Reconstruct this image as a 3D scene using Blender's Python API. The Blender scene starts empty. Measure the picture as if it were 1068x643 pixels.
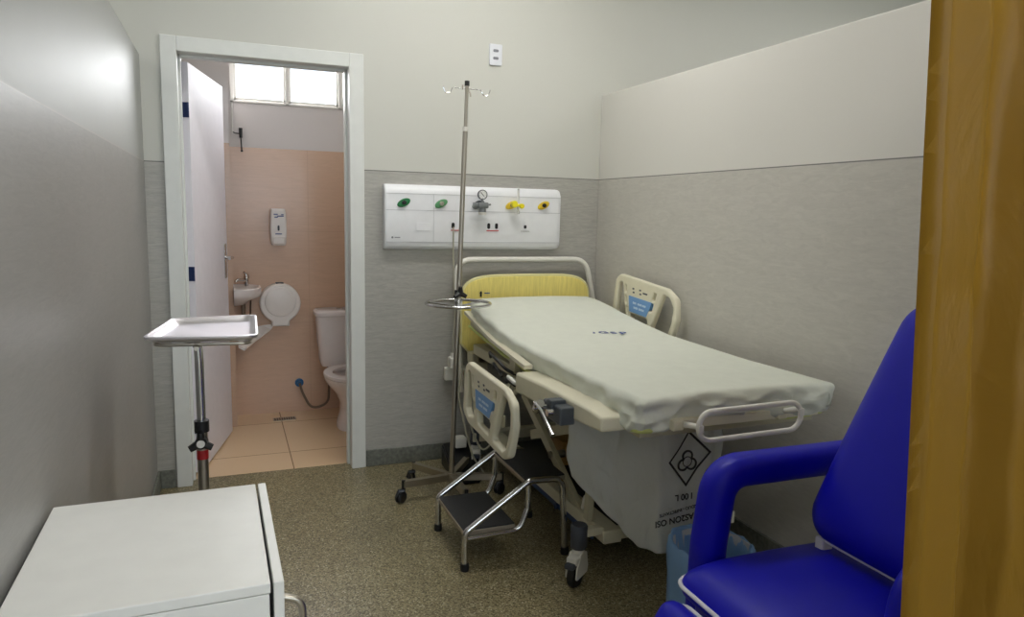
import bpy, bmesh, math, random
from mathutils import Vector, Matrix, noise
random.seed(7)
S = bpy.context.scene
C = S.collection
PI = math.pi

# ------------------------------------------------------------------ camera
cam_d = bpy.data.cameras.new('camera'); cam = bpy.data.objects.new('camera', cam_d); C.objects.link(cam)
cam_d.sensor_width = 36; cam_d.lens = 751.4 * 36 / 1068; cam_d.clip_start = .02
rt = Vector((0.93026307, -0.36625608, 0.02161274)); up = Vector((0.02828873, 0.13033403, 0.99106649)); fw = Vector((0.36580101, 0.92134116, -0.13160585))
m = Matrix((rt, up, -fw)).transposed().to_4x4(); m.translation = Vector((0, 0, 1.35))
cam.matrix_world = m
S.camera = cam
# ------------------------------------------------------------------ light
S.view_settings.view_transform = 'Standard'; S.view_settings.look = 'None'
S.view_settings.gamma = 1; S.view_settings.use_curve_mapping = False
S.view_settings.exposure = 0.0
W = bpy.data.worlds.new('sky'); S.world = W; W.use_nodes = True
bg = W.node_tree.nodes['Background']; bg.inputs[0].default_value = (.85, .92, 1, 1); bg.inputs[1].default_value = 2.0

def area(name, loc, rot, sx, sy, power, col):
    l = bpy.data.lights.new(name, 'AREA'); l.shape = 'RECTANGLE'; l.size = sx; l.size_y = sy; l.energy = power; l.color = col
    o = bpy.data.objects.new(name, l); C.objects.link(o); o.location = loc; o.rotation_euler = rot
    return o
area('bathroom_daylight', (.45, 5.12, 2.22), (-PI/2, 0, 0), 1.1, .45, 44, (1, .97, .97))
area('ward_daylight', (.9, -4.2, 1.7), (PI/2, 0, 0), 3.6, 1.3, 110, (.84, .91, 1))
LAMP_E = 18.5          # ceiling luminaire emission strength
LAMPS = [(1.1, 2.75), (1.1, .2), (-2.0, 2.2), (3.6, 2.2), (-2.0, -1.6), (1.1, -2.2), (3.6, -1.6)]

LAMP_AT = ['directly above the hospital bed', 'above the camera side of the cubicle', 'beyond the left partition near the back wall', 'beyond the right partition near the back wall',
           'far left towards the ward windows', 'in the middle nearest the ward windows', 'far right towards the ward windows']
# ------------------------------------------------------------------ room measures
XL, XR, D = -.338, 1.983, 3.70
ZG, ZT, ZC = 1.5465, 2.0125, 3.05
DX0, DX1, DH = -.187, .580, 2.038         # door opening

# ------------------------------------------------------------------ materials
def srgb(r, g, b):
    f = lambda c: ((c/255+.055)/1.055)**2.4 if c/255 > .04045 else c/255/12.92
    return (f(r), f(g), f(b), 1)
def mat(name, col, rough=.5, metal=0, noise_amt=0, scale=20, bump=0, bscale=60, stretch=(1,1,1), spec=.5, trans=0, alpha=1, sss=0, coords='Object'):
    M = bpy.data.materials.new(name); M.use_nodes = True
    nt = M.node_tree; b = nt.nodes['Principled BSDF']
    b.inputs['Base Color'].default_value = col; b.inputs['Roughness'].default_value = rough; b.inputs['Metallic'].default_value = metal
    b.inputs['Specular IOR Level'].default_value = spec
    if trans: b.inputs['Transmission Weight'].default_value = trans
    if alpha < 1: b.inputs['Alpha'].default_value = alpha
    tc = nt.nodes.new('ShaderNodeTexCoord'); mp = nt.nodes.new('ShaderNodeMapping'); mp.inputs['Scale'].default_value = stretch
    nt.links.new(tc.outputs[coords], mp.inputs[0])
    if noise_amt or True:
        n = nt.nodes.new('ShaderNodeTexNoise'); n.inputs['Scale'].default_value = scale; n.inputs['Detail'].default_value = 6
        nt.links.new(mp.outputs[0], n.inputs['Vector'])
        na = max(noise_amt, .02)
        mx = nt.nodes.new('ShaderNodeMix'); mx.data_type = 'RGBA'
        mx.inputs[6].default_value = tuple(c*(1-na) for c in col[:3])+(1,); mx.inputs[7].default_value = tuple(min(1, c*(1+na)) for c in col[:3])+(1,)
        mr = nt.nodes.new('ShaderNodeMapRange'); mr.inputs[1].default_value = .3; mr.inputs[2].default_value = .7
        nt.links.new(n.outputs[0], mr.inputs[0]); nt.links.new(mr.outputs[0], mx.inputs[0]); nt.links.new(mx.outputs[2], b.inputs['Base Color'])
    if bump:
        n2 = nt.nodes.new('ShaderNodeTexNoise'); n2.inputs['Scale'].default_value = bscale; n2.inputs['Detail'].default_value = 5
        nt.links.new(mp.outputs[0], n2.inputs['Vector'])
        bp = nt.nodes.new('ShaderNodeBump'); bp.inputs['Strength'].default_value = bump; bp.inputs['Distance'].default_value = .01
        nt.links.new(n2.outputs[0], bp.inputs['Height']); nt.links.new(bp.outputs[0], b.inputs['Normal'])
    return M

def band_wall(name, low, high, zs, rl, rh, stretch=(1.2, 1.2, 9), amt=.16, tile=None, jcol=None):
    """wall painted in two colours with the joint at height zs"""
    M = bpy.data.materials.new(name); M.use_nodes = True; nt = M.node_tree; N = nt.nodes; L = nt.links; b = N['Principled BSDF']
    geo = N.new('ShaderNodeNewGeometry'); sep = N.new('ShaderNodeSeparateXYZ'); L.new(geo.outputs['Position'], sep.inputs[0])
    gt = N.new('ShaderNodeMath'); gt.operation = 'GREATER_THAN'; gt.inputs[1].default_value = zs; L.new(sep.outputs[2], gt.inputs[0])
    mp = N.new('ShaderNodeMapping'); mp.inputs['Scale'].default_value = stretch; L.new(geo.outputs['Position'], mp.inputs[0])
    n = N.new('ShaderNodeTexNoise'); n.inputs['Scale'].default_value = 9; n.inputs['Detail'].default_value = 10; n.inputs['Roughness'].default_value = .75; n.inputs['Distortion'].default_value = 1.2
    L.new(mp.outputs[0], n.inputs['Vector'])
    cr = N.new('ShaderNodeMapRange'); cr.inputs[1].default_value = .35; cr.inputs[2].default_value = .68; L.new(n.outputs[0], cr.inputs[0])
    c1 = N.new('ShaderNodeMix'); c1.data_type = 'RGBA'
    c1.inputs[6].default_value = tuple(c*(1-amt) for c in low[:3])+(1,); c1.inputs[7].default_value = tuple(c*(1+amt) for c in low[:3])+(1,)
    L.new(cr.outputs[0], c1.inputs[0]); lowout = c1.outputs[2]
    if tile:
        br = N.new('ShaderNodeTexBrick'); br.offset = 0; br.inputs['Scale'].default_value = 1; br.inputs['Brick Width'].default_value = tile; br.inputs['Row Height'].default_value = tile
        br.inputs['Mortar Size'].default_value = .0022; br.inputs['Mortar Smooth'].default_value = .2
        cmb = N.new('ShaderNodeCombineXYZ'); ad = N.new('ShaderNodeMath'); ad.operation = 'ADD'; L.new(sep.outputs[0], ad.inputs[0]); L.new(sep.outputs[1], ad.inputs[1])
        L.new(ad.outputs[0], cmb.inputs[0]); L.new(sep.outputs[2], cmb.inputs[1]); L.new(cmb.outputs[0], br.inputs['Vector'])
        L.new(lowout, br.inputs['Color1']); L.new(lowout, br.inputs['Color2']); br.inputs['Mortar'].default_value = tuple(c*.90 for c in low[:3])+(1,)
        lowout = br.outputs[0]
    if jcol:
        a = N.new('ShaderNodeMath'); a.operation = 'SUBTRACT'; a.inputs[1].default_value = zs; L.new(sep.outputs[2], a.inputs[0])
        ab = N.new('ShaderNodeMath'); ab.operation = 'ABSOLUTE'; L.new(a.outputs[0], ab.inputs[0])
        lt = N.new('ShaderNodeMath'); lt.operation = 'LESS_THAN'; lt.inputs[1].default_value = .0022; L.new(ab.outputs[0], lt.inputs[0])
    c2 = N.new('ShaderNodeMix'); c2.data_type = 'RGBA'; L.new(gt.outputs[0], c2.inputs[0]); L.new(lowout, c2.inputs[6]); c2.inputs[7].default_value = high
    out = c2.outputs[2]
    if jcol:
        c3 = N.new('ShaderNodeMix'); c3.data_type = 'RGBA'; L.new(lt.outputs[0], c3.inputs[0]); L.new(out, c3.inputs[6]); c3.inputs[7].default_value = jcol; out = c3.outputs[2]
    L.new(out, b.inputs['Base Color'])
    r = N.new('ShaderNodeMix'); r.data_type = 'FLOAT'; L.new(gt.outputs[0], r.inputs[0]); r.inputs[2].default_value = rl; r.inputs[3].default_value = rh; L.new(r.outputs[0], b.inputs['Roughness'])
    n2 = N.new('ShaderNodeTexNoise'); n2.inputs['Scale'].default_value = 4; n2.inputs['Detail'].default_value = 2; L.new(geo.outputs['Position'], n2.inputs['Vector'])
    bp = N.new('ShaderNodeBump'); bp.inputs['Strength'].default_value = .12; bp.inputs['Distance'].default_value = .02; L.new(n2.outputs[0], bp.inputs['Height']); L.new(bp.outputs[0], b.inputs['Normal'])
    return M

GREY = srgb(174, 172, 165); CREAM = srgb(204, 204, 196)
M_wall = band_wall('wall_paint', GREY, CREAM, ZG, .4, .5, jcol=srgb(112, 113, 108))
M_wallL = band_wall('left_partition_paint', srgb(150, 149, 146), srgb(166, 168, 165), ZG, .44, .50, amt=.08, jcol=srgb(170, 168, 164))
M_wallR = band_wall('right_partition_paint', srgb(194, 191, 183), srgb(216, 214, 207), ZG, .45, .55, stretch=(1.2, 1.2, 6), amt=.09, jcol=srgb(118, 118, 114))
M_bath = band_wall('bathroom_tile', srgb(208, 174, 149), srgb(218, 212, 210), 1.72, .25, .6, stretch=(.6, .6, 5), amt=.05, tile=.60)
M_ceil = mat('ceiling_paint', srgb(228, 228, 222), .8)
M_jamb = mat('door_frame_paint', srgb(222, 224, 220), .35)
M_door = mat('door_leaf_laminate', srgb(230, 227, 234), .6)
M_btile = None
def floor_tile():
    M = bpy.data.materials.new('bathroom_floor_tile'); M.use_nodes = True; nt = M.node_tree; N = nt.nodes; L = nt.links; b = N['Principled BSDF']
    geo = N.new('ShaderNodeNewGeometry'); mp = N.new('ShaderNodeMapping'); mp.inputs['Location'].default_value = (-.295, -.455, 0); L.new(geo.outputs['Position'], mp.inputs[0])
    br = N.new('ShaderNodeTexBrick'); br.offset = 0; br.inputs['Scale'].default_value = 1; br.inputs['Brick Width'].default_value = .60; br.inputs['Row Height'].default_value = .60
    br.inputs['Mortar Size'].default_value = .003; br.inputs['Color1'].default_value = srgb(226, 196, 160); br.inputs['Color2'].default_value = srgb(229, 200, 165); br.inputs['Mortar'].default_value = srgb(150, 125, 98)
    L.new(mp.outputs[0], br.inputs['Vector']); L.new(br.outputs[0], b.inputs['Base Color']); b.inputs['Roughness'].default_value = .22
    return M
M_btile = floor_tile()
def terrazzo(name='terrazzo_floor', k=1.0, rough=.33):
    M = bpy.data.materials.new(name); M.use_nodes = True; nt = M.node_tree; N = nt.nodes; L = nt.links; b = N['Principled BSDF']
    geo = N.new('ShaderNodeNewGeometry')
    v = N.new('ShaderNodeTexVoronoi'); v.inputs['Scale'].default_value = 210; L.new(geo.outputs['Position'], v.inputs['Vector'])
    sp = N.new('ShaderNodeSeparateColor'); L.new(v.outputs['Color'], sp.inputs[0])
    cr = N.new('ShaderNodeValToRGB'); e = cr.color_ramp.elements; cr.color_ramp.interpolation = 'CONSTANT'
    cols = [(0, (92, 84, 58)), (.2, (132, 122, 90)), (.5, (150, 139, 106)), (.72, (164, 154, 122)), (.86, (114, 102, 72)), (.95, (192, 184, 158))]
    e[0].position = 0; e[0].color = srgb(*cols[0][1]); e[1].position = cols[1][0]; e[1].color = srgb(*cols[1][1])
    for p, c in cols[2:]:
        q = e.new(p); q.color = srgb(*c)
    for q in e: q.color = tuple(x*k for x in q.color[:3])+(1,)
    L.new(sp.outputs[0], cr.inputs[0])
    n = N.new('ShaderNodeTexNoise'); n.inputs['Scale'].default_value = 2.2; n.inputs['Detail'].default_value = 5; L.new(geo.outputs['Position'], n.inputs['Vector'])
    mr = N.new('ShaderNodeMapRange'); mr.inputs[1].default_value = .3; mr.inputs[2].default_value = .7; mr.inputs[3].default_value = .82; mr.inputs[4].default_value = 1.12; L.new(n.outputs[0], mr.inputs[0])
    mx = N.new('ShaderNodeMix'); mx.data_type = 'RGBA'; mx.blend_type = 'MULTIPLY'; mx.inputs[0].default_value = 1; L.new(cr.outputs[0], mx.inputs[6])
    L.new(mr.outputs[0], mx.inputs[7]); L.new(mx.outputs[2], b.inputs['Base Color'])
    n2 = N.new('ShaderNodeTexNoise'); n2.inputs['Scale'].default_value = 6; L.new(geo.outputs['Position'], n2.inputs['Vector'])
    m2 = N.new('ShaderNodeMapRange'); m2.inputs[3].default_value = rough-.06; m2.inputs[4].default_value = rough+.08; L.new(n2.outputs[0], m2.inputs[0]); L.new(m2.outputs[0], b.inputs['Roughness'])
    return M
M_floor = terrazzo()
M_base = mat('granite_baseboard', srgb(112, 114, 106), .5, noise_amt=.3, scale=60)
M_white = mat('white_enamel', srgb(232, 230, 224), .35)
M_cabinet = mat('cabinet_laminate', srgb(226, 226, 222), .4)
M_dark = mat('black_rubber', srgb(24, 24, 26), .55)
M_knob = mat('black_plastic', srgb(20, 20, 22), .35)
M_chrome = mat('chrome', srgb(205, 205, 205), .18, 1)
M_steel = mat('brushed_steel', srgb(176, 170, 158), .33, 1)
M_steeld = mat('dull_steel', srgb(172, 164, 148), .42, 1)
M_regul = mat('regulator_grey', srgb(130, 134, 136), .4, .6)
M_traysteel = mat('tray_steel', srgb(236, 232, 238), .34, 1, bump=.05, bscale=8)
M_red = mat('red_tape', srgb(170, 30, 36), .5)
M_beige = mat('beige_bed_plastic', srgb(224, 219, 196), .42)
M_beigem = mat('beige_bed_metal', srgb(196, 190, 162), .45)
M_cream = mat('cream_tube', srgb(232, 230, 222), .35)
M_head = mat('yellow_wood_grain', srgb(236, 220, 128), .45, noise_amt=.10, scale=14, stretch=(12, 1, 1))
M_headedge = mat('headboard_edge', srgb(226, 218, 160), .4)
M_sheet = mat('sheet_cloth', srgb(217, 220, 208), .8, bump=.25, bscale=16)
M_hem = mat('green_hem', srgb(205, 212, 130), .8)
M_print = mat('blue_print', srgb(60, 78, 140), .8)
M_label = mat('blue_label', srgb(112, 160, 215), .5)
M_labtext = mat('label_print', srgb(190, 215, 240), .5)
M_darkgrey = mat('dark_grey_plastic', srgb(70, 76, 82), .45)
M_castor = mat('castor_blue_grey', srgb(64, 68, 78), .5)
M_blueplas = mat('blue_strip', srgb(40, 66, 110), .5)
M_orange = mat('motor_ochre', srgb(176, 140, 82), .6)
M_under = mat('under_bed_dark', srgb(40, 40, 40), .6)
M_mat = mat('black_step_rubber', srgb(32, 33, 35), .6, bump=.3, bscale=200)
M_blue = mat('blue_vinyl', srgb(12, 12, 172), .42, bump=.12, bscale=9, spec=.25)
M_piping = mat('white_piping', srgb(222, 220, 224), .5)
M_bagprint = mat('bag_print', srgb(34, 32, 38), .7)
M_porc = mat('porcelain', srgb(232, 224, 222), .15)
M_abs = mat('dispenser_plastic', srgb(232, 226, 222), .35)
M_plate = mat('outlet_plate', srgb(226, 228, 234), .4)
M_slot = mat('outlet_slot', srgb(130, 132, 140), .5)
M_console = mat('console_white', srgb(236, 237, 240), .32)
M_joint = mat('console_joint', srgb(190, 192, 196), .5)
M_green = mat('green_valve', srgb(28, 120, 66), .4)
M_green2 = mat('green_valve_light', srgb(88, 150, 100), .4)
M_yel = mat('yellow_valve', srgb(222, 190, 40), .4)
M_yelb = mat('bright_yellow_knob', srgb(240, 226, 30), .4)
M_gaugeface = mat('gauge_face', srgb(235, 235, 235), .3)
M_hose = mat('braided_hose', srgb(120, 104, 88), .4, .5)
M_bluev = mat('blue_valve', srgb(40, 100, 150), .4)
M_cable = mat('beige_cable', srgb(176, 172, 152), .5)
M_hinge = mat('dark_blue_hinge', srgb(30, 48, 92), .4, .3)
M_clear = mat('clear_plastic', srgb(235, 235, 230), .1, alpha=.45)

def film(name, col, tr, glossy_r=.35, alpha=1.0, crinkle=.25):
    """thin plastic film: diffuse + translucent + some see-through"""
    M = bpy.data.materials.new(name); M.use_nodes = True; nt = M.node_tree; N = nt.nodes; L = nt.links
    out = N['Material Output']; b = N['Principled BSDF']; b.inputs['Base Color'].default_value = col; b.inputs['Roughness'].default_value = glossy_r
    t = N.new('ShaderNodeBsdfTranslucent'); t.inputs[0].default_value = col
    mx = N.new('ShaderNodeMixShader'); mx.inputs[0].default_value = tr; L.new(b.outputs[0], mx.inputs[1]); L.new(t.outputs[0], mx.inputs[2])
    tp = N.new('ShaderNodeBsdfTransparent'); m2 = N.new('ShaderNodeMixShader'); m2.inputs[0].default_value = alpha
    L.new(tp.outputs[0], m2.inputs[1]); L.new(mx.outputs[0], m2.inputs[2]); L.new(m2.outputs[0], out.inputs[0])
    n2 = N.new('ShaderNodeTexNoise'); n2.inputs['Scale'].default_value = 9; n2.inputs['Detail'].default_value = 4; n2.inputs['Distortion'].default_value = 1.5
    tcx = N.new('ShaderNodeTexCoord'); mpx = N.new('ShaderNodeMapping'); mpx.inputs['Scale'].default_value = (1, 1, .45); L.new(tcx.outputs['Object'], mpx.inputs[0]); L.new(mpx.outputs[0], n2.inputs['Vector'])
    bp = N.new('ShaderNodeBump'); bp.inputs['Strength'].default_value = crinkle; bp.inputs['Distance'].default_value = .02; L.new(n2.outputs[0], bp.inputs['Height']); L.new(bp.outputs[0], b.inputs['Normal'])
    return M
M_bag = film('grey_waste_film', srgb(232, 235, 234), .4, .28, .93, crinkle=1.0)
M_liner = film('pale_blue_film', srgb(150, 192, 236), .35, .35, .93, crinkle=.7)
M_binbody = mat('white_bin_plastic', srgb(205, 208, 212), .4)
M_curtain = film('mustard_curtain_vinyl', srgb(164, 128, 42), .25, .45, 1.0)
def emis(name, col, e):
    M = bpy.data.materials.new(name); M.use_nodes = True; b = M.node_tree.nodes['Principled BSDF']
    b.inputs['Base Color'].default_value = col; b.inputs['Emission Color'].default_value = col; b.inputs['Emission Strength'].default_value = e
    return M
M_lamp = emis('lamp_diffuser', (1, .985, .95, 1), LAMP_E)
def glassmat():
    M = bpy.data.materials.new('window_glass'); M.use_nodes = True; nt = M.node_tree; N = nt.nodes; L = nt.links
    out = N['Material Output']; N.remove(N['Principled BSDF'])
    t = N.new('ShaderNodeBsdfTransparent'); t.inputs[0].default_value = (.93, .95, .96, 1); g = N.new('ShaderNodeBsdfGlossy'); g.inputs[1].default_value = .05
    mx = N.new('ShaderNodeMixShader'); mx.inputs[0].default_value = .06; L.new(t.outputs[0], mx.inputs[1]); L.new(g.outputs[0], mx.inputs[2]); L.new(mx.outputs[0], out.inputs[0])
    return M
M_glass = glassmat()

# ------------------------------------------------------------------ helpers
def V(*a): return Vector(a)
def obj(name, bm, m, parent=None, smooth=False, label=None):
    me = bpy.data.meshes.new(name)
    if isinstance(bm, bmesh.types.BMesh):
        bm.to_mesh(me); bm.free()
    else: me = bm; me.name = name
    me.materials.clear(); me.materials.append(m)
    if smooth:
        for p in me.polygons: p.use_smooth = True
        if smooth != 'all':
            me.set_sharp_from_angle(angle=math.radians(smooth if smooth is not True else 40))
    o = bpy.data.objects.new(name, me); C.objects.link(o)
    if parent:
        o.parent = parent; o.location = -V(0, 0, 0)
        o.matrix_parent_inverse = Matrix.Identity(4)
        # meshes are written in world coordinates: undo the parents' offsets
        w = Matrix.Identity(4); p = parent; chain = []
        while p: chain.append(p); p = p.parent
        for p in reversed(chain): w = w @ p.matrix_basis
        me.transform(w.inverted())
    if label: o['label'] = label
    return o
def thing(name, label, cat, loc, group=None, kind=None):
    o = bpy.data.objects.new(name, None); C.objects.link(o); o.location = loc; o.empty_display_size = .1
    if kind: o['kind'] = kind
    o['label'] = label; o['category'] = cat
    if group: o['group'] = group
    return o
def tag(o, label, cat, group=None, kind=None):
    o['label'] = label; o['category'] = cat
    if group: o['group'] = group
    if kind: o['kind'] = kind
    return o
def struct(name, bm, m, parent=None, **k):
    o = obj(name, bm, m, parent, **k)
    if not parent: o['kind'] = 'structure'
    return o
def B(): return bmesh.new()
def box(bm, x0, x1, y0, y1, z0, z1, bev=0, seg=2, M=None):
    t = B(); bmesh.ops.create_cube(t, size=1)
    for v in t.verts: v.co = V((x0+x1)/2+v.co.x*(x1-x0), (y0+y1)/2+v.co.y*(y1-y0), (z0+z1)/2+v.co.z*(z1-z0))
    if bev: bmesh.ops.bevel(t, geom=t.edges[:], offset=bev, segments=seg, affect='EDGES', profile=.5)
    merge(bm, t, M); return bm
def merge(bm, t, M=None):
    if M is not None: bmesh.ops.transform(t, matrix=M, verts=t.verts)
    me = bpy.data.meshes.new('t'); t.to_mesh(me); t.free(); bm.from_mesh(me); bpy.data.meshes.remove(me)
def fillet(pts, r, n=6, closed=False):
    pts = [Vector(p) for p in pts]; out = []; N = len(pts)
    for i, p in enumerate(pts):
        if not closed and (i == 0 or i == N-1): out.append(p); continue
        a = pts[i-1]; b = pts[(i+1) % N]; ri = r[i] if isinstance(r, (list, tuple)) else r
        da = (a-p); db = (b-p); la, lb = da.length, db.length; da.normalize(); db.normalize()
        ang = da.angle(db); 
        if ang > 3.1 or ri <= 0: out.append(p); continue
        t = min(ri/math.tan(ang/2), la*.49, lb*.49); 
        p0, p1 = p+da*t, p+db*t
        for k in range(n+1):
            s = k/n; out.append(p0*(1-s)**2+p*2*s*(1-s)+p1*s*s)
    return out
def tube(bm, pts, r, seg=12, closed=False, section=None, upv=None, cap=True):
    """sweep a circle (or a section of (a,b) points) along pts"""
    pts = [Vector(p) for p in pts]; N = len(pts); rings = []; prev = None
    for i, p in enumerate(pts):
        if closed: t = (pts[(i+1) % N]-pts[i-1])
        else: t = pts[min(i+1, N-1)]-pts[max(i-1, 0)]
        t.normalize()
        if upv is not None: n = Vector(upv)-t*t.dot(Vector(upv))
        elif prev is None:
            n = t.orthogonal()
        else: n = prev-t*t.dot(prev)
        n.normalize(); prev = n; b = t.cross(n)
        rr = r[i] if isinstance(r, (list, tuple)) else r
        if section: ring = [bm.verts.new(p+n*a*rr+b*c*rr) for a, c in section]
        else: ring = [bm.verts.new(p+(n*math.cos(2*PI*k/seg)+b*math.sin(2*PI*k/seg))*rr) for k in range(seg)]
        rings.append(ring)
    m_ = len(rings[0])
    for i in range(N if closed else N-1):
        A, Bq = rings[i], rings[(i+1) % N]; sh = 0
        if closed and i == N-1:   # match twist
            sh = min(range(m_), key=lambda s: (A[0].co-Bq[s].co).length)
        for k in range(m_):
            bm.faces.new((A[k], A[(k+1) % m_], Bq[(k+1+sh) % m_], Bq[(k+sh) % m_]))
    if cap and not closed:
        bm.faces.new(list(reversed(rings[0]))); bm.faces.new(rings[-1])
    return bm
def cyl(bm, p0, p1, r0, r1=None, seg=24):
    if r1 is None: r1 = r0
    return tube(bm, [p0, p1], [r0, r1], seg)
def lathe(bm, prof, M=None, seg=32, sx=1, sy=1):
    """prof: list of (r, z)"""
    t = B(); rings = []
    for r, z in prof:
        if r < 1e-6: rings.append([t.verts.new((0, 0, z))])
        else: rings.append([t.verts.new((r*sx*math.cos(2*PI*k/seg), r*sy*math.sin(2*PI*k/seg), z)) for k in range(seg)])
    for A, Bq in zip(rings, rings[1:]):
        for k in range(seg):
            if len(A) == 1 and len(Bq) == 1: break
            if len(A) == 1: t.faces.new((A[0], Bq[k], Bq[(k+1) % seg]))
            elif len(Bq) == 1: t.faces.new((A[k], A[(k+1) % seg], Bq[0]))
            else: t.faces.new((A[k], A[(k+1) % seg], Bq[(k+1) % seg], Bq[k]))
    bmesh.ops.recalc_face_normals(t, faces=t.faces)
    merge(bm, t, M); return bm
def rrect(w, h, r, n=5, cx=0, cy=0):
    out = []
    for (sx, sy, a0) in ((1, 1, 0), (-1, 1, PI/2), (-1, -1, PI), (1, -1, 3*PI/2)):
        for k in range(n+1):
            a = a0+PI/2*k/n
            out.append((cx+sx*(w/2-r)+r*math.cos(a), cy+sy*(h/2-r)+r*math.sin(a)))
    return out
def plate(outlines, depth, bevel=.0, M=None, res=2):
    """filled 2D outline with holes, extruded by depth (centred) -> mesh"""
    cu = bpy.data.curves.new('c', 'CURVE'); cu.dimensions = '2D'; cu.fill_mode = 'BOTH'
    for o_ in outlines:
        s = cu.splines.new('POLY'); s.points.add(len(o_)-1); s.use_cyclic_u = True
        for q, p in zip(s.points, o_): q.co = (p[0], p[1], 0, 1)
    cu.extrude = max(depth/2-bevel, .0001); cu.bevel_depth = bevel; cu.bevel_resolution = res; cu.offset = -bevel
    t = bpy.data.objects.new('t', cu); me = bpy.data.meshes.new_from_object(t)
    bpy.data.objects.remove(t); bpy.data.curves.remove(cu)
    if M is not None: me.transform(M)
    return me
def textmesh(s, size, depth, M, align='CENTER'):
    cu = bpy.data.curves.new('c', 'FONT'); cu.body = s; cu.size = size; cu.extrude = depth; cu.offset = size*.02; cu.align_x = align; cu.align_y = 'CENTER'
    t = bpy.data.objects.new('t', cu); me = bpy.data.meshes.new_from_object(t)
    bpy.data.objects.remove(t); bpy.data.curves.remove(cu); me.transform(M)
    return me
def frame(o, x, y):
    """matrix with local x, y axes along x and y, origin o"""
    x = Vector(x).normalized(); y = Vector(y); y = (y-x*x.dot(y)).normalized(); z = x.cross(y)
    M = Matrix((x, y, z)).transposed().to_4x4(); M.translation = Vector(o); return M
def addmesh(bm, me):
    bm.from_mesh(me); bpy.data.meshes.remove(me); return bm
def puff(bm, sx, sy, sz, r, n=16, M=None, f=None):
    """cushion: gridded box with all edges rounded by r; f(co)->co deforms"""
    t = B(); bmesh.ops.create_cube(t, size=2); bmesh.ops.subdivide_edges(t, edges=t.edges[:], cuts=n, use_grid_fill=True)
    for v in t.verts:
        p = V(v.co.x*sx/2, v.co.y*sy/2, v.co.z*sz/2)
        # denser near the rims
        q = V(*[math.sin(c*PI/2) for c in v.co]); p = V(q.x*sx/2, q.y*sy/2, q.z*sz/2)
        i = V(max(-sx/2+r, min(sx/2-r, p.x)), max(-sy/2+r, min(sy/2-r, p.y)), max(-sz/2+min(r, sz/2), min(sz/2-min(r, sz/2), p.z)))
        d = p-i
        if d.length > 1e-7:
            rr = V(r, r, min(r, sz/2)); d = V(d.x/rr.x, d.y/rr.y, d.z/rr.z)
            d.normalize(); p = i+V(d.x*rr.x, d.y*rr.y, d.z*rr.z)
        if f: p = f(p)
        v.co = p
    bmesh.ops.recalc_face_normals(t, faces=t.faces)
    merge(bm, t, M); return bm

# ================================================================== SETTING
bm = B(); box(bm, -3.6, 5.0, -4.1, 3.78, -.1, 0); struct('floor', bm, M_floor)
bm = B(); box(bm, -.26, 1.4, 3.78, 5.1, -.1, 0.001); struct('floor_bathroom', bm, M_btile)
bm = B(); box(bm, -3.6, 5.0, -4.1, 5.1, ZC, ZC+.1); struct('ceiling', bm, M_ceil)
bm = B()
box(bm, -3.6, DX0-.01, D, D+.14, 0, ZC); box(bm, DX1+.01, 5.0, D, D+.14, 0, ZC); box(bm, DX0-.01, DX1+.01, D, D+.14, DH+.01, ZC)
struct('wall_back', bm, M_wall)
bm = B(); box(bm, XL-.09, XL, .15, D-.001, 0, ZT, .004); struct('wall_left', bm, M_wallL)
bm = B(); box(bm, XR, XR+.09, .78, D-.001, 0, ZT, .004); struct('wall_right', bm, M_wallR)
bm = B(); box(bm, -3.7, -3.6, -4.1, D, 0, ZC); struct('wall_far_left', bm, M_wall)
bm = B(); box(bm, 5.0, 5.1, -4.1, D, 0, ZC); struct('wall_far_right', bm, M_wall)
bm = B()
wx0, wx1, wz0, wz1 = -.9, 2.7, 1.05, 2.35
box(bm, -3.6, wx0, -4.2, -4.1, 0, ZC); box(bm, wx1, 5.0, -4.2, -4.1, 0, ZC); box(bm, wx0, wx1, -4.2, -4.1, 0, wz0); box(bm, wx0, wx1, -4.2, -4.1, wz1, ZC)
struct('wall_front', bm, M_wall)
# bathroom shell
bw = [(.01, 1.05, 2.005, 2.47)]
bx0, bx1, bz0, bz1 = .045, 1.05, 1.99, 2.36
bm = B(); box(bm, -.26, bx0, 4.9, 5.0, 0, ZC); box(bm, bx1, 1.4, 4.9, 5.0, 0, ZC); box(bm, bx0, bx1, 4.9, 5.0, 0, bz0); box(bm, bx0, bx1, 4.9, 5.0, bz1, ZC)
struct('wall_bathroom_back', bm, M_bath)
bm = B(); box(bm, -.36, -.26, D+.14, 5.0, 0, ZC); box(bm, -.26, .03, 4.64, 4.9, 0, ZC); struct('wall_bathroom_left', bm, M_bath)
bm = B(); box(bm, 1.3, 1.4, D+.14, 4.9, 0, ZC); struct('wall_bathroom_right', bm, M_bath)
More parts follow.
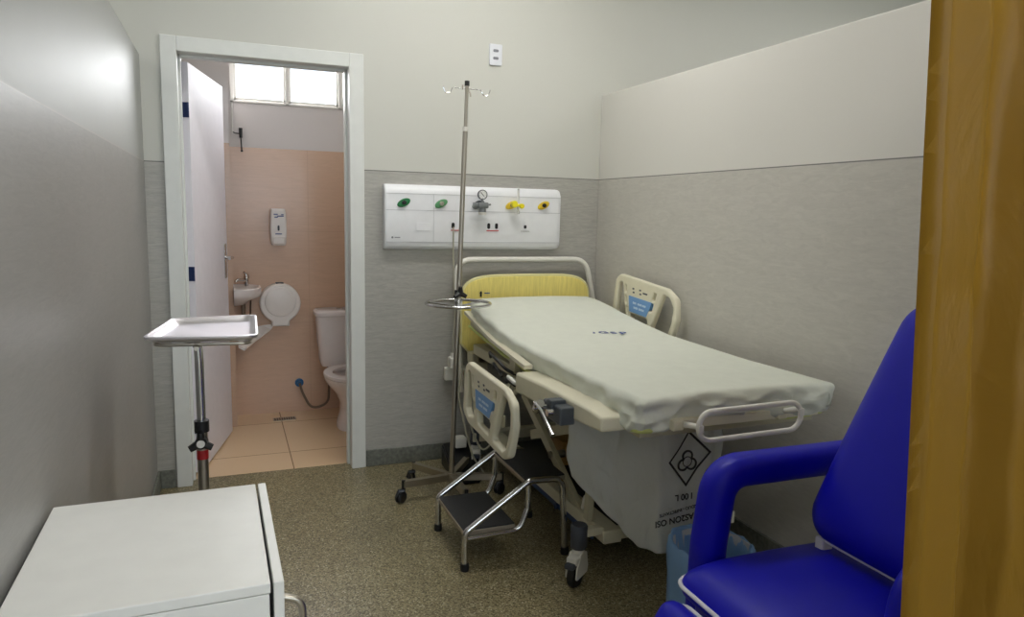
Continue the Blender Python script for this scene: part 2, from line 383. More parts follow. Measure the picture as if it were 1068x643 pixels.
# bathroom window: two tilting sashes
w1 = thing('window_1', 'white framed bathroom window high on the tiled wall', 'window', (.55, 4.9, bz0), kind='structure')
del w1['category'], w1['label']
bm = B()
for (x0, x1, z0, z1) in ((bx0, bx1, bz1-.045, bz1), (bx0, bx1, bz0, bz0+.012), (bx0, bx0+.022, bz0, bz1), (bx1-.022, bx1, bz0, bz1), (.372, .392, bz0, bz1), (.70, .72, bz0, bz1)):
    box(bm, x0, x1, 4.885, 4.94, z0, z1, .002)
obj('window_frame', bm, M_white, w1)
for (x0, x1) in ((bx0+.022, .372), (.392, .70), (.72, bx1-.022)):
    bm = B(); z0, z1 = bz0+.015, bz1-.05
    for (a, b, c, d) in ((x0, x1, z0, z0+.016), (x0, x1, z1-.016, z1), (x0, x0+.014, z0, z1), (x1-.014, x1, z0, z1)): box(bm, a, b, 4.90, 4.92, c, d, .002)
    s = obj('sash', bm, M_white, w1)
    bm = B(); box(bm, x0+.014, x1-.014, 4.908, 4.912, z0+.016, z1-.016); obj('pane', bm, M_glass, s)
w2 = thing('window_2', '', '', ((wx0+wx1)/2, -4.15, wz0), kind='structure'); del w2['label'], w2['category']
bm = B()
for (x0, x1, z0, z1) in ((wx0, wx1, wz0, wz0+.05), (wx0, wx1, wz1-.05, wz1), (wx0, wx0+.05, wz0, wz1), (wx1-.05, wx1, wz0, wz1), (.27, .32, wz0, wz1), (1.48, 1.53, wz0, wz1)): box(bm, x0, x1, -4.17, -4.12, z0, z1, .004)
obj('window_frame', bm, M_white, w2)
for (x0, x1) in ((wx0+.05, .27), (.32, 1.48), (1.53, wx1-.05)):
    bm = B(); box(bm, x0, x1, -4.15, -4.145, wz0+.05, wz1-.05); obj('pane', bm, M_glass, w2)
# baseboards
bm = B(); box(bm, .655, XR, D-.012, D, 0, .089, .003); struct('baseboard_back', bm, M_base)
bm = B(); box(bm, XL+.012, -.262, D-.012, D, 0, .089, .003); struct('baseboard_back_left', bm, M_base)
bm = B(); box(bm, XL, XL+.012, .15, D, 0, .089, .003); struct('baseboard_left', bm, M_base)
bm = B(); box(bm, XR-.012, XR, .78, D-.012, 0, .089, .003); struct('baseboard_right', bm, M_base)
# door with frame, leaf, hinges, handle
d1 = thing('door_1', '', '', (DX0, D, 0), kind='structure'); del d1['label'], d1['category']
bm = B(); fx0, fx1, fz = -.2546, .6512, 2.1044
box(bm, fx0, DX0, D-.016, D, 0, fz, .003); box(bm, DX1, fx1, D-.016, D, 0, fz, .003); box(bm, DX0, DX1, D-.016, D, DH, fz, .003)
box(bm, DX0-.01, DX0, D, D+.14, 0, DH); box(bm, DX1, DX1+.01, D, D+.14, 0, DH); box(bm, DX0-.01, DX1+.01, D, D+.14, DH, DH+.01)
box(bm, DX0, DX0+.012, D+.06, D+.10, 0, DH, .002); box(bm, DX1-.012, DX1, D+.06, D+.10, 0, DH, .002); box(bm, DX0, DX1, D+.06, D+.10, DH-.012, DH, .002)
obj('door_frame', bm, M_jamb, d1)
dd = V(.213, .977, 0).normalized(); dn = V(dd.y, -dd.x, 0)      # leaf direction, and the face towards the opening
LM = frame(V(-.182, 3.842, 0), dd, V(0, 0, 1))                 # local x along the leaf, y up, z = leaf normal
bm = B(); box(bm, 0, .70, .012, 2.02, 0, .035, .0015, M=LM)
leaf = obj('door_leaf', bm, M_door, d1)
for z in (.25, 1.02, 1.80):
    bm = B(); box(bm, -.004, .001, z-.035, z+.035, .006, .026, .001, M=LM); cyl(bm, LM @ V(-.004, z-.035, .030), LM @ V(-.004, z+.035, .030), .005, seg=10)
    obj('hinge', bm, M_hinge, leaf)
bm = B(); 
for sgn, z in ((1, .035), (-1, 0)):
    box(bm, .62, .66, .94, 1.14, min(z, z+sgn*.006), max(z, z+sgn*.006), .003, M=LM)
    tube(bm, fillet([LM @ V(.64, 1.06, z), LM @ V(.64, 1.06, z+sgn*.045), LM @ V(.54, 1.06, z+sgn*.045)], .015), .008)
obj('door_handle', bm, M_chrome, leaf, smooth=True, label='chrome lever handle on a long plate')

# unseen ceiling luminaires, put in to light the ward
for i, (x, y) in enumerate(LAMPS):
    t = thing('added_ceiling_light', 'unseen white ceiling light added '+LAMP_AT[i], 'lamp', (x, y, ZC), group='added unseen ceiling lights of the ward')
    bm = B()
    for a in (box,): 
        a(bm, x-.64, x+.64, y-.17, y+.17, ZC-.02, ZC, .003)
        for (q0, q1, w0, w1_) in ((-.64, .64, -.17, -.15), (-.64, .64, .15, .17), (-.64, -.62, -.15, .15), (.62, .64, -.15, .15)): a(bm, x+q0, x+q1, y+w0, y+w1_, ZC-.07, ZC-.02, .002)
    obj('housing', bm, M_white, t)
    bm = B(); box(bm, x-.62, x+.62, y-.15, y+.15, ZC-.06, ZC-.05); obj('diffuser', bm, M_lamp, t)

# ================================================================== BED
hx0, hx1 = 1.13, 1.87
bed = thing('hospital_bed', 'adjustable beige hospital birthing bed with yellow headboard standing along the right wall', 'bed', (1.5, 2.7, 0))
def zt(y):   # height of the mattress underside along the bed
    k = max(0, min(1, (y-2.6)/.95)); return .715+.085*k**1.5
# deck under the mattress
bm = B(); prof = [(1.84+i*(3.5-1.84)/16) for i in range(17)]
rows = []
for y in prof:
    z = zt(y)-.006; rows.append([bm.verts.new((x, y, zz)) for x, zz in ((1.16, z), (1.84, z), (1.84, z-.035), (1.16, z-.035))])
for a, b in zip(rows, rows[1:]):
    for k in range(4): bm.faces.new((a[k], a[(k+1) % 4], b[(k+1) % 4], b[k]))
bm.faces.new(rows[0]); bm.faces.new(list(reversed(rows[-1]))); bmesh.ops.recalc_face_normals(bm, faces=bm.faces)
obj('mattress_platform', bm, M_beigem, bed)
# beige side shells (seat section) left and right
def shell(x, sgn, ye=1.875):
    bm = B()
    # side view outline in (y, z)
    out = [(ye, .690), (ye+.1, .684), (2.35, .655), (2.58, .646), (2.58, .728), (2.30, .740), (1.96, .744), (ye, .738)]
    out = [tuple(v[:2]) for v in fillet([V(a, b, 0) for a, b in out], .014, 4, True)]
    me = plate([out], .10, .010, frame(V(x+sgn*.05, 0, 0), V(0, 1, 0), V(0, 0, 1)))
    addmesh(bm, me); return bm
obj('side_panel', shell(1.045, 1), M_beige, bed, smooth=35)
obj('side_panel', shell(1.90, -1, 2.0), M_beige, bed, smooth=35)
bm = B(); box(bm, 1.09, 1.40, 1.876, 1.94, .690, .712, .008, 3); obj('foot_panel', bm, M_beige, bed, smooth=35)
# pale rail along the left edge of the back section
bm = B(); tube(bm, [V(1.10, 2.58, .744), V(1.12, 3.05, .775), V(1.15, 3.52, .835)], 1, section=[(-.008, -.018), (.008, -.018), (.008, .018), (-.008, .018)], upv=(0, 0, 1)); obj('edge_rail', bm, M_beige, bed)
bm = B(); tube(bm, [V(1.88, 2.58, .744), V(1.88, 3.05, .775), V(1.87, 3.52, .835)], 1, section=[(-.008, -.02), (.008, -.02), (.008, .02), (-.008, .02)], upv=(0, 0, 1)); obj('edge_rail', bm, M_beige, bed)
# dark mechanism block on the left shell with crank lever
bm = B(); box(bm, .995, 1.05, 2.06, 2.20, .662, .722, .006); box(bm, .985, 1.04, 2.11, 2.15, .70, .735, .004); clampb = obj('clamp_block', bm, M_darkgrey, bed)
bm = B(); cyl(bm, V(.995, 2.16, .70), V(.945, 2.165, .702), .011); cyl(bm, V(.965, 2.15, .72), V(.965, 2.19, .685), .014); cyl(bm, V(.985, 2.10, .70), V(.965, 2.10, .70), .012)
tube(bm, [V(.950, 2.165, .72), V(.945, 2.10, .71), V(.94, 2.0, .66)], .0055); cyl(bm, V(.94, 2.0, .66), V(.9395, 1.992, .656), .008)
obj('clamp_lever', bm, M_chrome, clampb, smooth=True, label='chrome clamp lever pointing down')
# headboard
def arch(w, z0, zs, ztop, n=24):
    pts = [(w/2-.05, z0), (w/2, z0+.06)]
    for k in range(n+1):
        a = PI*k/n; x = math.cos(a); pts.append((abs(x)**.42*math.copysign(1, x)*w/2, zs+(ztop-zs)*math.sin(a)**.55))
    pts += [(-w/2, z0+.06), (-w/2+.05, z0)]
    return pts
HM = frame(V(1.515, 3.60, 0), V(1, 0, 0), V(0, 0, 1))
bm = B(); addmesh(bm, plate([arch(.74, .60, .86, 1.012)], .022, .005, HM)); hb = obj('headboard', bm, M_head, bed, smooth=35, label='yellow wood-grain headboard with arched top')
bm = B(); ring = [HM @ V(x, y, .0) for x, y in arch(.745, .60, .86, 1.016)]
tube(bm, ring, .0085, 8, closed=True); obj('headboard_edging', bm, M_headedge, hb, smooth=True)
bm = B(); cyl(bm, V(1.245, 3.589, .925), V(1.245, 3.584, .925), .006); box(bm, 1.24, 1.25, 3.583, 3.588, .905, .935, .002); obj('headboard_screw', bm, M_knob, hb)
bm = B(); box(bm, 1.265, 1.295, 3.585, 3.588, .922, .927); obj('maker_mark', bm, M_print, hb)
# white bumper rail behind the headboard
bm = B(); tube(bm, fillet([V(1.165, 3.655, .38), V(1.135, 3.655, .90), V(1.125, 3.655, 1.098), V(1.895, 3.655, 1.098), V(1.966, 3.655, .80), V(1.90, 3.655, .38)], [0, .05, .09, .10, .05, 0], 8), .0145, 14)
obj('bumper_rail', bm, M_cream, bed, smooth=True, label='white bent-tube bumper rail behind the headboard')
bm = B(); box(bm, 1.17, 1.88, 3.50, 3.58, .56, .62, .008); box(bm, 1.20, 1.26, 3.50, 3.66, .40, .60, .006); box(bm, 1.80, 1.86, 3.50, 3.66, .40, .60, .006); obj('head_bracket', bm, M_beigem, bed)
# siderails : local x along the bed (towards the foot), local y up
def siderail(M, drop=0):
    out = [(.0, .02), (.025, .235), (.07, .262), (.50, .252), (.585, .215), (.60, .12), (.555, -.01), (.50, -.035), (.08, -.02)]
    def rnd(p, r): return [tuple(v[:2]) for v in fillet([V(a, b, 0) for a, b in p], r, 6, True)]
    holes = [rnd([(.045, .045), (.058, .215), (.095, .228), (.155, .03), (.075, .015)], .018),
             rnd([(.375, .005), (.475, .222), (.53, .212), (.562, .175), (.562, .115), (.525, .018), (.49, -.002)], .022),
             rnd([(.205, .02), (.192, .075), (.358, .075), (.335, .01)], .014)]
    for k, (x, y) in enumerate(((.392, .195), (.372, .14), (.352, .085))):
        holes.append(rnd([(x-.012, y-.02), (x+.012, y-.02), (x+.026, y+.02), (x+.002, y+.02)], .007))
    for k, (x, y) in enumerate(((.132, .195), (.145, .14), (.16, .085))):
        holes.append(rnd([(x-.006, y-.018), (x+.007, y-.018), (x+.002, y+.018), (x-.010, y+.018)], .005))
    bm = B(); addmesh(bm, plate([rnd(out, .045)]+holes, .030, .009, M, 3))
    o = obj('side_rail', bm, M_beige, bed, smooth=40, label='beige moulded side rail with cut-outs')
    lab = rnd([(.185, .085), (.17, .165), (.385, .165), (.345, .085)], .006)
    bm = B(); addmesh(bm, plate([lab], .0335, .0, M)); l = obj('rail_label', bm, M_label, o, label='blue printed panel')
    for (x, y, w) in ((.215, .135, .04), (.26, .135, .05), (.305, .135, .04), (.225, .112, .05), (.275, .112, .06)):
        bm = B(); box(bm, x, x+w*.8, y-.005, y+.005, -.0175, .0175, M=M); obj('label_print', bm, M_labtext, o)
    for (x, y, w) in ((.20, .205, .016), (.205, .187, .016), (.265, .207, .016), (.27, .188, .016), (.30, .197, .04)):
        bm = B(); box(bm, x, x+w, y-.004, y+.004, -.0162, .0162, M=M); obj('rail_button', bm, M_darkgrey, o)
    return o
siderail(frame(V(.955, 2.93, .472), V(0, -1, -.015), V(0, 0, 1)) @ Matrix.Diagonal(V(1, .95, 1, 1)))
siderail(frame(V(1.925, 3.37, .79), V(0, -1, -.06), V(0, 0, 1)))
bm = B()
for y in (2.72, 2.62): tube(bm, fillet([V(.975, y, .56), V(1.03, y, .62), V(1.16, y, .68)], .03), .011)
box(bm, .98, 1.0, 2.56, 2.82, .51, .56, .004)
obj('rail_hinge', bm, M_beigem, bed, smooth=True)
for y in (3.16, 3.0):
    bm = B(); tube(bm, fillet([V(1.915, y, .80), V(1.905, y, .74), V(1.84, y, .70)], .02), .009); obj('rail_hinge', bm, M_beigem, bed, smooth=True)
# brackets and tubes between rail and deck (left, head side)
bm = B(); box(bm, 1.12, 1.15, 2.78, 2.84, .60, .755, .004); box(bm, 1.10, 1.2, 2.60, 2.66, .62, .71, .006); box(bm, 1.16, 1.20, 2.4, 3.45, .63, .68, .004); box(bm, 1.80, 1.84, 2.0, 3.45, .63, .68, .004)
box(bm, 1.19, 1.82, 3.40, 3.45, .63, .68, .004); box(bm, 1.19, 1.82, 2.4, 2.45, .63, .68, .004)
obj('upper_frame', bm, M_beigem, bed)
bm = B()
tube(bm, fillet([V(1.10, 3.02, .70), V(1.07, 2.95, .735), V(1.06, 2.86, .73), V(1.09, 2.80, .69), V(1.14, 2.78, .66)], .03), .007)
tube(bm, fillet([V(1.10, 2.98, .66), V(1.07, 2.90, .70), V(1.08, 2.82, .655)], .03), .006)
tube(bm, fillet([V(1.09, 2.76, .63), V(1.05, 2.70, .675), V(1.06, 2.62, .665)], .03), .008)
obj('wiring_loom', bm, M_knob, bed, smooth=True)
bm = B(); tube(bm, fillet([V(1.09, 2.70, .66), V(1.05, 2.68, .69), V(1.05, 2.60, .68), V(1.1, 2.56, .66)], .03), .009); obj('release_handle', bm, M_cream, bed, smooth=True)
# scissor lift
def bar(bm, a, b, w, h):
    tube(bm, [a, b], 1, section=[(-w/2, -h/2), (w/2, -h/2), (w/2, h/2), (-w/2, h/2)], upv=(1, 0, 0))
for x in (1.27, 1.76):
    bm = B(); bar(bm, V(x, 3.02, .52), V(x, 2.38, .17), .022, .042); obj('scissor_arm', bm, M_beigem, bed)
    bm = B(); bar(bm, V(x+.03, 2.24, .60), V(x+.03, 2.98, .33), .022, .042); obj('scissor_arm', bm, M_beigem, bed)
    bm = B(); bar(bm, V(x-.03, 2.26, .66), V(x-.03, 2.30, .21), .022, .034); obj('support_post', bm, M_beigem, bed)
    bm = B(); cyl(bm, V(x-.02, 2.68, .335), V(x+.05, 2.68, .335), .016); obj('pivot_pin', bm, M_steel, bed)
bm = B(); box(bm, 1.38, 1.48, 2.86, 2.96, .42, .50, .01); obj('junction_box', bm, M_orange, bed, label='ochre junction box under the bed')
bm = B(); cyl(bm, V(1.38, 2.75, .33), V(1.44, 2.45, .36), .045); cyl(bm, V(1.44, 2.45, .36), V(1.46, 2.32, .38), .03); box(bm, 1.33, 1.47, 2.72, 2.86, .26, .37, .012)
cyl(bm, V(1.46, 2.32, .38), V(1.55, 2.05, .58), .016)
obj('lift_motor', bm, M_orange, bed, smooth=35, label='ochre lift motor')
bm = B(); box(bm, 1.34, 1.74, 2.30, 3.42, .12, .15, .01); box(bm, 1.56, 1.70, 2.5, 3.2, .15, .45, .02); obj('base_cover', bm, M_under, bed)
# base frame with blue strip
bm = B(); box(bm, 1.25, 1.325, 2.19, 3.48, .155, .205, .005); box(bm, 1.76, 1.835, 2.19, 3.48, .155, .205, .005); box(bm, 1.14, 1.26, 2.205, 2.245, .185, .215, .006); box(bm, 1.325, 1.76, 2.20, 2.24, .16, .20, .006); box(bm, 1.165, 1.835, 3.44, 3.50, .16, .21, .005)
obj('base_frame', bm, M_beige, bed)
bm = B(); box(bm, 1.258, 1.27, 2.3, 3.4, .125, .153, .004); cyl(bm, V(1.245, 2.60, .14), V(1.26, 2.60, .14), .012); obj('brake_bar', bm, M_blueplas, bed, label='blue brake bar along the base')
bm = B(); tube(bm, fillet([V(1.27, 2.40, .21), V(1.27, 2.38, .27), V(1.36, 2.32, .27)], .02), .008); obj('brake_pedal', bm, M_cream, bed, smooth=True)
def castor(x, y, ang):
    c = V(x, y, 0); M = Matrix.Translation(c) @ Matrix.Rotation(ang, 4, 'Z')
    bm = B(); lathe(bm, [(0, .232), (.027, .232), (.031, .226), (.031, .15), (.027, .142), (0, .142)], M=Matrix.Translation(c), seg=24)
    body = obj('castor_stem', bm, M_castor, bed, smooth=35, label='blue-grey castor sleeve')
    bm = B(); lathe(bm, [(0, .145), (.024, .145), (.022, .125), (0, .125)], M=Matrix.Translation(c))
    for s in (-.021, .021):
        prof = [tuple(v[:2]) for v in fillet([V(-.022, .13, 0), V(.022, .13, 0), V(.035, .07, 0), (.03+.0, .045, 0), V(-.055, .04, 0), V(-.05, .085, 0)], .01, 4, True)]
        addmesh(bm, plate([prof], .006, .001, M @ frame(V(0, s, 0), V(1, 0, 0), V(0, 0, 1))))
    box(bm, -.055, .02, -.022, .022, .095, .122, .006, M=M)
    obj('castor_fork', bm, M_cream, body, smooth=35)
    bm = B(); addm = M @ Matrix.Translation(V(-.018, 0, .05)) @ Matrix.Rotation(PI/2, 4, 'X')
    lathe(bm, [(0, -.014), (.036, -.014), (.046, -.012), (.05, -.006), (.05, .006), (.046, .012), (.036, .014), (0, .014)], M=addm, seg=32)
    obj('castor_wheel', bm, M_dark, body, smooth=35)
    bm = B(); box(bm, -.075, -.04, -.018, .018, .085, .105, .005, M=M); obj('castor_brake', bm, M_castor, body)
castor(1.166, 2.225, .62); castor(1.80, 2.225, .5); castor(1.19, 3.47, 1.3); castor(1.80, 3.47, .2)
# foot crossbar, stadium shaped foot rail and its stubs
bm = B(); box(bm, 1.24, 1.80, 1.775, 1.80, .712, .742, .003); obj('foot_bar', bm, M_beige, bed)
bm = B(); pts = []
FM = frame(V(1.462, 1.70, .741), V(.985, -.02, .02), V(0, 0, 1))
for x, y in rrect(.375, .088, .0435, 8): pts.append(FM @ V(x, y, 0))
tube(bm, pts, .0085, 12, closed=True)
for q in (FM @ V(-.184, -.005, 0), FM @ V(.184, .012, 0)):
    box(bm, q.x-.009, q.x+.009, q.y-.011, q.y-.0, q.z-.012, q.z+.012, .003)
cyl(bm, FM @ V(-.184, .0, 0), V(1.262, 1.785, .728), .009); cyl(bm, FM @ V(.18, .02, 0), V(1.64, 1.785, .732), .009)
obj('foot_rail', bm, M_cream, bed, smooth=40, label='cream oval tube rail at the foot end')
bm = B(); box(bm, 1.225, 1.262, 1.758, 1.79, .712, .745, .004); cyl(bm, V(1.24, 1.76, .73), V(1.24, 1.755, .73), .005); obj('foot_rail_bracket', bm, M_beige, bed)
bm = B(); box(bm, 1.62, 1.655, 1.758, 1.79, .715, .748, .004); obj('foot_rail_bracket', bm, M_beige, bed)

# ------------------------------------------------------------------ mattress with its sheet
def ztop(y):
    # measured top profile
    P = [(1.70, .800), (1.80, .812), (2.2, .806), (2.75, .815), (3.0, .838), (3.2, .862), (3.4, .895), (3.6, .915)]
    for (a, b), (c, d) in zip(P, P[1:]):
        if y <= c: 
            t = max(0, (y-a)/(c-a)); t = t*t*(3-2*t) if False else t; return b+(d-b)*t
    return P[-1][1]
def fm(p):
    # p in a box centred on the origin; map it onto the bed
    y = p.y; X = p.x; L2 = .865
    u = (p.z+.05)/.10                      # 0 bottom .. 1 top
    yy = 2.645+y
    top = ztop(yy); bot = zt(yy)
    kk = max(0, (yy-3.2)/.3); X *= 1-.10*kk*kk
    crown = .008*(1-(p.x/.37)**2)
    z = bot+(top-bot)*u+crown*u
    ex, ey = abs(p.x)/.372, abs(y)/L2
    edge = max(ex, ey); side = max(0, min(1, (edge-.90)/.10))
    low = 1-u
    foot = max(0, min(1, (2.25-yy)/.45))            # 0 .. 1 towards the foot end
    left = 1 if p.x < 0 else 0
    w = noise.noise(V(X*7, yy*7, z*9))*.016+noise.noise(V(X*17+3, yy*15, z*24))*.012
    ridge = (1-abs(noise.noise(V(X*10+yy*6, yy*10-X*4, z*16)))*3)*.006
    f2 = (w+ridge*1.5)*side*min(1, .15+low*2.0)*(.5+1.1*foot)
    q = V(X, yy, z)
    if ex > ey: q.x += math.copysign(1, p.x)*f2
    else: q.y += math.copysign(1, y)*f2
    # the sheet tucks in under the edge, more so at the right and foot
    tuck = side*low**1.6
    if ex > .9: q.x -= math.copysign(1, p.x)*tuck*(.012+.035*foot*(1-left))
    if ey > .9 and y < 0: q.y += tuck*.012
    # the foot-left corner of the sheet hangs lower
    cnr = foot*max(0, min(1, (-p.x-.12)/.25))*left
    q.z -= low*side*cnr*.022
    q.z += low*side*noise.noise(V(X*8, yy*8, 3))*.014
    q.z += (.004*noise.noise(V(X*4, yy*4, 1))+.0012*noise.noise(V(X*12, yy*3, 7)))*(1-side)
    q.x += 1.50
    return q
bm = B(); puff(bm, .755, 1.74, .10, .020, 90, f=fm)
mt = obj('mattress', bm, M_sheet, None, smooth='all')
tag(mt, 'mattress wrapped in a pale cream sheet lying on the hospital bed', 'mattress')
def along(side_pts, r, seed, amp=.008):
    out = []
    for i, p in enumerate(side_pts):
        n = noise.noise(p*9+V(seed, 0, 0)); out.append(p+V(0, 0, n*amp))
    return out
# pale green elastic hem under the edge
pts = []
for i in range(60): pts.append(V(1.128, 3.42-i*(3.42-1.83)/59, 0))
for i in range(24): pts.append(V(1.135+i*(1.845-1.135)/23, 1.800, 0))
for i in range(50): pts.append(V(1.850, 1.83+i*(3.42-1.83)/49, 0))
hp = []
for p in pts:
    z = zt(p.y)-.003+noise.noise(p*8)*.010; hp.append(V(p.x+noise.noise(p*11)*.005, p.y+noise.noise(p*13+V(3, 0, 0))*.005, z))
hp = fillet(hp, .01, 1)
bm = B(); tube(bm, hp, [(.006+.003*noise.noise(p*15)+(.007*max(0, noise.noise(p*14+V(9, 0, 0))+.3) if p.y < 1.9 else 0)) for p in hp], 8); obj('elastic_hem', bm, M_hem, mt, smooth=True, label='pale green elastic hem of the sheet')
# small printed emblem on the sheet (unreadable blue lettering)
bm = B(); EM = frame(V(1.582, 2.79, ztop(2.79)+.0105), V(1.0, -.45, 0), V(.45, 1.0, .03))
for k, (ch, dx, s) in enumerate((('J', -.075, .05), ('G', -.03, .062), ('S', .015, .06), ('P', .058, .066))):
    addmesh(bm, textmesh(ch, s, .0003, EM @ Matrix.Translation(V(dx, .0, 0)) @ Matrix.Rotation(.25, 4, 'Z')))
obj('sheet_print', bm, M_print, mt, label='small blue printed lettering')

# ================================================================== WASTE BAG under the foot of the bed
def bagsurf():
    bm = B(); nu, nv = 240, 60
    corners = [V(1.14, 2.30, 0), V(1.185, 2.20, 0), V(1.30, 1.93, 0), V(1.475, 1.93, 0), V(1.60, 2.0, 0), V(1.60, 2.30, 0)]
    pl = fillet(corners, .035, 6, True); 
    L = [0]; 
    for i in range(len(pl)): L.append(L[-1]+(pl[(i+1) % len(pl)]-pl[i]).length)
    def at(s):
        s = (s % 1)*L[-1]
        for i in range(len(pl)):
            if s <= L[i+1]: t = (s-L[i])/max(1e-9, L[i+1]-L[i]); return pl[i].lerp(pl[(i+1) % len(pl)], t)
        return pl[0]
    cen = V(1.38, 2.13, 0); rows = []
    for j in range(nv+1):
        v = j/nv; row = []
        for i in range(nu):
            p = at(i/nu); dv = (p-cen); zb = .235
            # lower hem climbs towards the back-left corner
            zb += max(0, (p.y-2.0))*.55
            ztop_ = .655
            z = ztop_+(zb-ztop_)*v
            n = noise.noise(V(p.x*6, p.y*6, z*2.2))*.05+noise.noise(V(p.x*17, p.y*17, z*4))*.022+abs(noise.noise(V(p.x*9+z*3, p.y*9, z*6)))*.03
            flat = 1 if not (p.y < 1.945 and 1.31 < p.x < 1.47) else .15
            bulge = .03*math.sin(PI*min(1, v*1.15))-.035*max(0, v-.75)*4*.5
            pleat = .035*math.sin(i*.42+5*noise.noise(V(p.x*4, p.y*4, z*5)))*max(0, noise.noise(V(p.x*6+7, p.y*6, z*4))+.30)+.06*(abs(noise.noise(V(p.x*7+z*6, p.y*7-z*5, z*4)))-.2)
            q = cen+dv*(1+(bulge+n*1.6+pleat)*flat); q.z = z+noise.noise(V(p.x*6, p.y*6, 0))*.02*v
            if p.y < 1.94: q.y = p.y+n*.3
            row.append(bm.verts.new(q))
        rows.append(row)
    for a, b in zip(rows, rows[1:]):
        for i in range(nu): bm.faces.new((a[i], a[(i+1) % nu], b[(i+1) % nu], b[i]))
    c = bm.verts.new(cen+V(0, 0, .27))
    for i in range(nu): bm.faces.new((rows[-1][i], rows[-1][(i+1) % nu], c))
    return bm
wb = obj('waste_bag', bagsurf(), M_bag, None, smooth='all')
tag(wb, 'translucent grey infectious-waste bag hanging under the foot of the bed', 'bag')
# print on the bag's front
PM = frame(V(1.375, 1.915, .54), V(1, 0, .02), V(0, 0, 1))
bm = B()
def ringpoly(pts, w):
    c = Vector((sum(p[0] for p in pts)/len(pts), sum(p[1] for p in pts)/len(pts))); return [tuple(c+(Vector(p)-c)*(1-w)) for p in pts]
dia = [(.012, .115), (.105, .03), (.052, -.02), (.008, -.078), (-.062, .012), (-.035, .045), (-.02, .065)]
dia = [(p[0]+.01, p[1]) for p in dia]
addmesh(bm, plate([dia, ringpoly(dia, .11)], .0012, 0, PM))
# biohazard-like trefoil of arcs
for k in range(3):
    a = PI/2+k*2*PI/3
    cx, cy = .02+.019*math.cos(a), .008+.019*math.sin(a)
    tube(bm, [PM @ V(cx+.018*math.cos(a+t), cy+.018*math.sin(a+t), .0005) for t in [(-2.2+4.4*i/18) for i in range(19)]], .0036, 5)
tube(bm, [PM @ V(.02+.017*math.cos(2*PI*i/20), .008+.017*math.sin(2*PI*i/20), .0005) for i in range(20)], .0016, 5, closed=True)
obj('waste_symbol', bm, M_bagprint, wb, label='black biohazard diamond printed on the bag')
bm = B()
addmesh(bm, textmesh('I 00 L', .030, .0004, PM @ Matrix.Translation(V(.012, -.112, .0)) @ Matrix.Rotation(PI, 4, 'Z')))
obj('bag_lettering', bm, M_bagprint, wb, label='black upside-down capacity lettering'); bm = B()
addmesh(bm, textmesh('RESIDUO - INFECTANTE', .0150, .0004, PM @ Matrix.Translation(V(.0, -.157, .0)) @ Matrix.Rotation(PI+.1, 4, 'Z')))
obj('bag_lettering', bm, M_bagprint, wb, label='small black upside-down lettering'); bm = B()
addmesh(bm, textmesh('OTAS2ON OSI', .030, .0004, PM @ Matrix.Translation(V(.0, -.187, .0)) @ Matrix.Rotation(PI+.06, 4, 'Z')))
obj('bag_lettering', bm, M_bagprint, wb, label='black upside-down lettering')

# ================================================================== GAS CONSOLE on the back wall
gc = thing('medical_gas_panel', 'white wall panel with five gas outlets and red sockets above the bed', 'gas panel', (1.24, D, 1.15))
cx0, cx1, cz0, cz1 = .747, 1.728, 1.150, 1.482
# cross-section swept along x: rounded top and bottom
def cs(): 
    return [(3.70, cz0), (3.672, cz0+.004), (3.655, cz0+.018), (3.650, cz0+.035), (3.648, 1.300), (3.648, 1.430), (3.651, 1.452), (3.662, 1.470), (3.678, cz1), (3.70, cz1)]
bm = B(); secs = []
for x, inset in ((cx0, .010), (cx0+.004, .003), (cx0+.012, 0), (1.20, 0), (cx1-.03, 0), (cx1-.012, .006), (cx1, .022)):
    ring = []
    for y, z in cs():
        zz = z; mid = (cz0+cz1)/2
        zz = mid+(z-mid)*(1-inset*2.2); yy = 3.70-(3.70-y)*(1-inset*8)
        ring.append(bm.verts.new((x, yy, zz)))
    secs.append(ring)
for a, b in zip(secs, secs[1:]):
    n = len(a)
    for k in range(n): bm.faces.new((a[k], a[(k+1) % n], b[(k+1) % n], b[k]))
bm.faces.new(secs[0]); bm.faces.new(secs[-1]); bmesh.ops.recalc_face_normals(bm, faces=bm.faces)
panel = obj('panel_body', bm, M_console, gc, smooth=30)
bm = B()
for z in (1.435, 1.352, cz0+.040): box(bm, cx0+.006, cx1-.004, 3.6465, 3.649, z-.0012, z+.0012)
box(bm, 1.0, 1.0015, 3.6465, 3.649, cz0+.04, 1.435)
obj('panel_seam', bm, M_joint, gc)
for x, m1, m2, z in ((.843, M_green, M_dark, 1.389), (1.040, M_green2, M_steel, 1.389), (1.243, M_darkgrey, M_steel, 1.389), (1.432, M_yel, M_steel, 1.391), (1.620, M_yel, M_dark, 1.393)):
    M = frame(V(x, 3.648, z), V(1, 0, .42), V(0, 0, 1)) 
    bm = B(); lathe(bm, [(0, 0), (1, 0), (1, .006), (.8, .009), (0, .009)], M=Matrix.Translation(V(x, 3.648, z)) @ Matrix.Rotation(-.45, 4, 'Y') @ Matrix.Rotation(PI/2, 4, 'X') @ Matrix.Diagonal(V(.036, .019, 1, 1)), seg=32)
    v = obj('gas_outlet', bm, m1, gc, smooth=35)
    bm = B(); lathe(bm, [(0, 0), (.011, 0), (.011, .012), (.007, .014), (0, .014)], M=Matrix.Translation(V(x, 3.641, z)) @ Matrix.Rotation(PI/2, 4, 'X'), seg=20)
    obj('outlet_nozzle', bm, m2, v, smooth=35)
M_redp = mat('red_marking', srgb(196, 36, 46), .5)
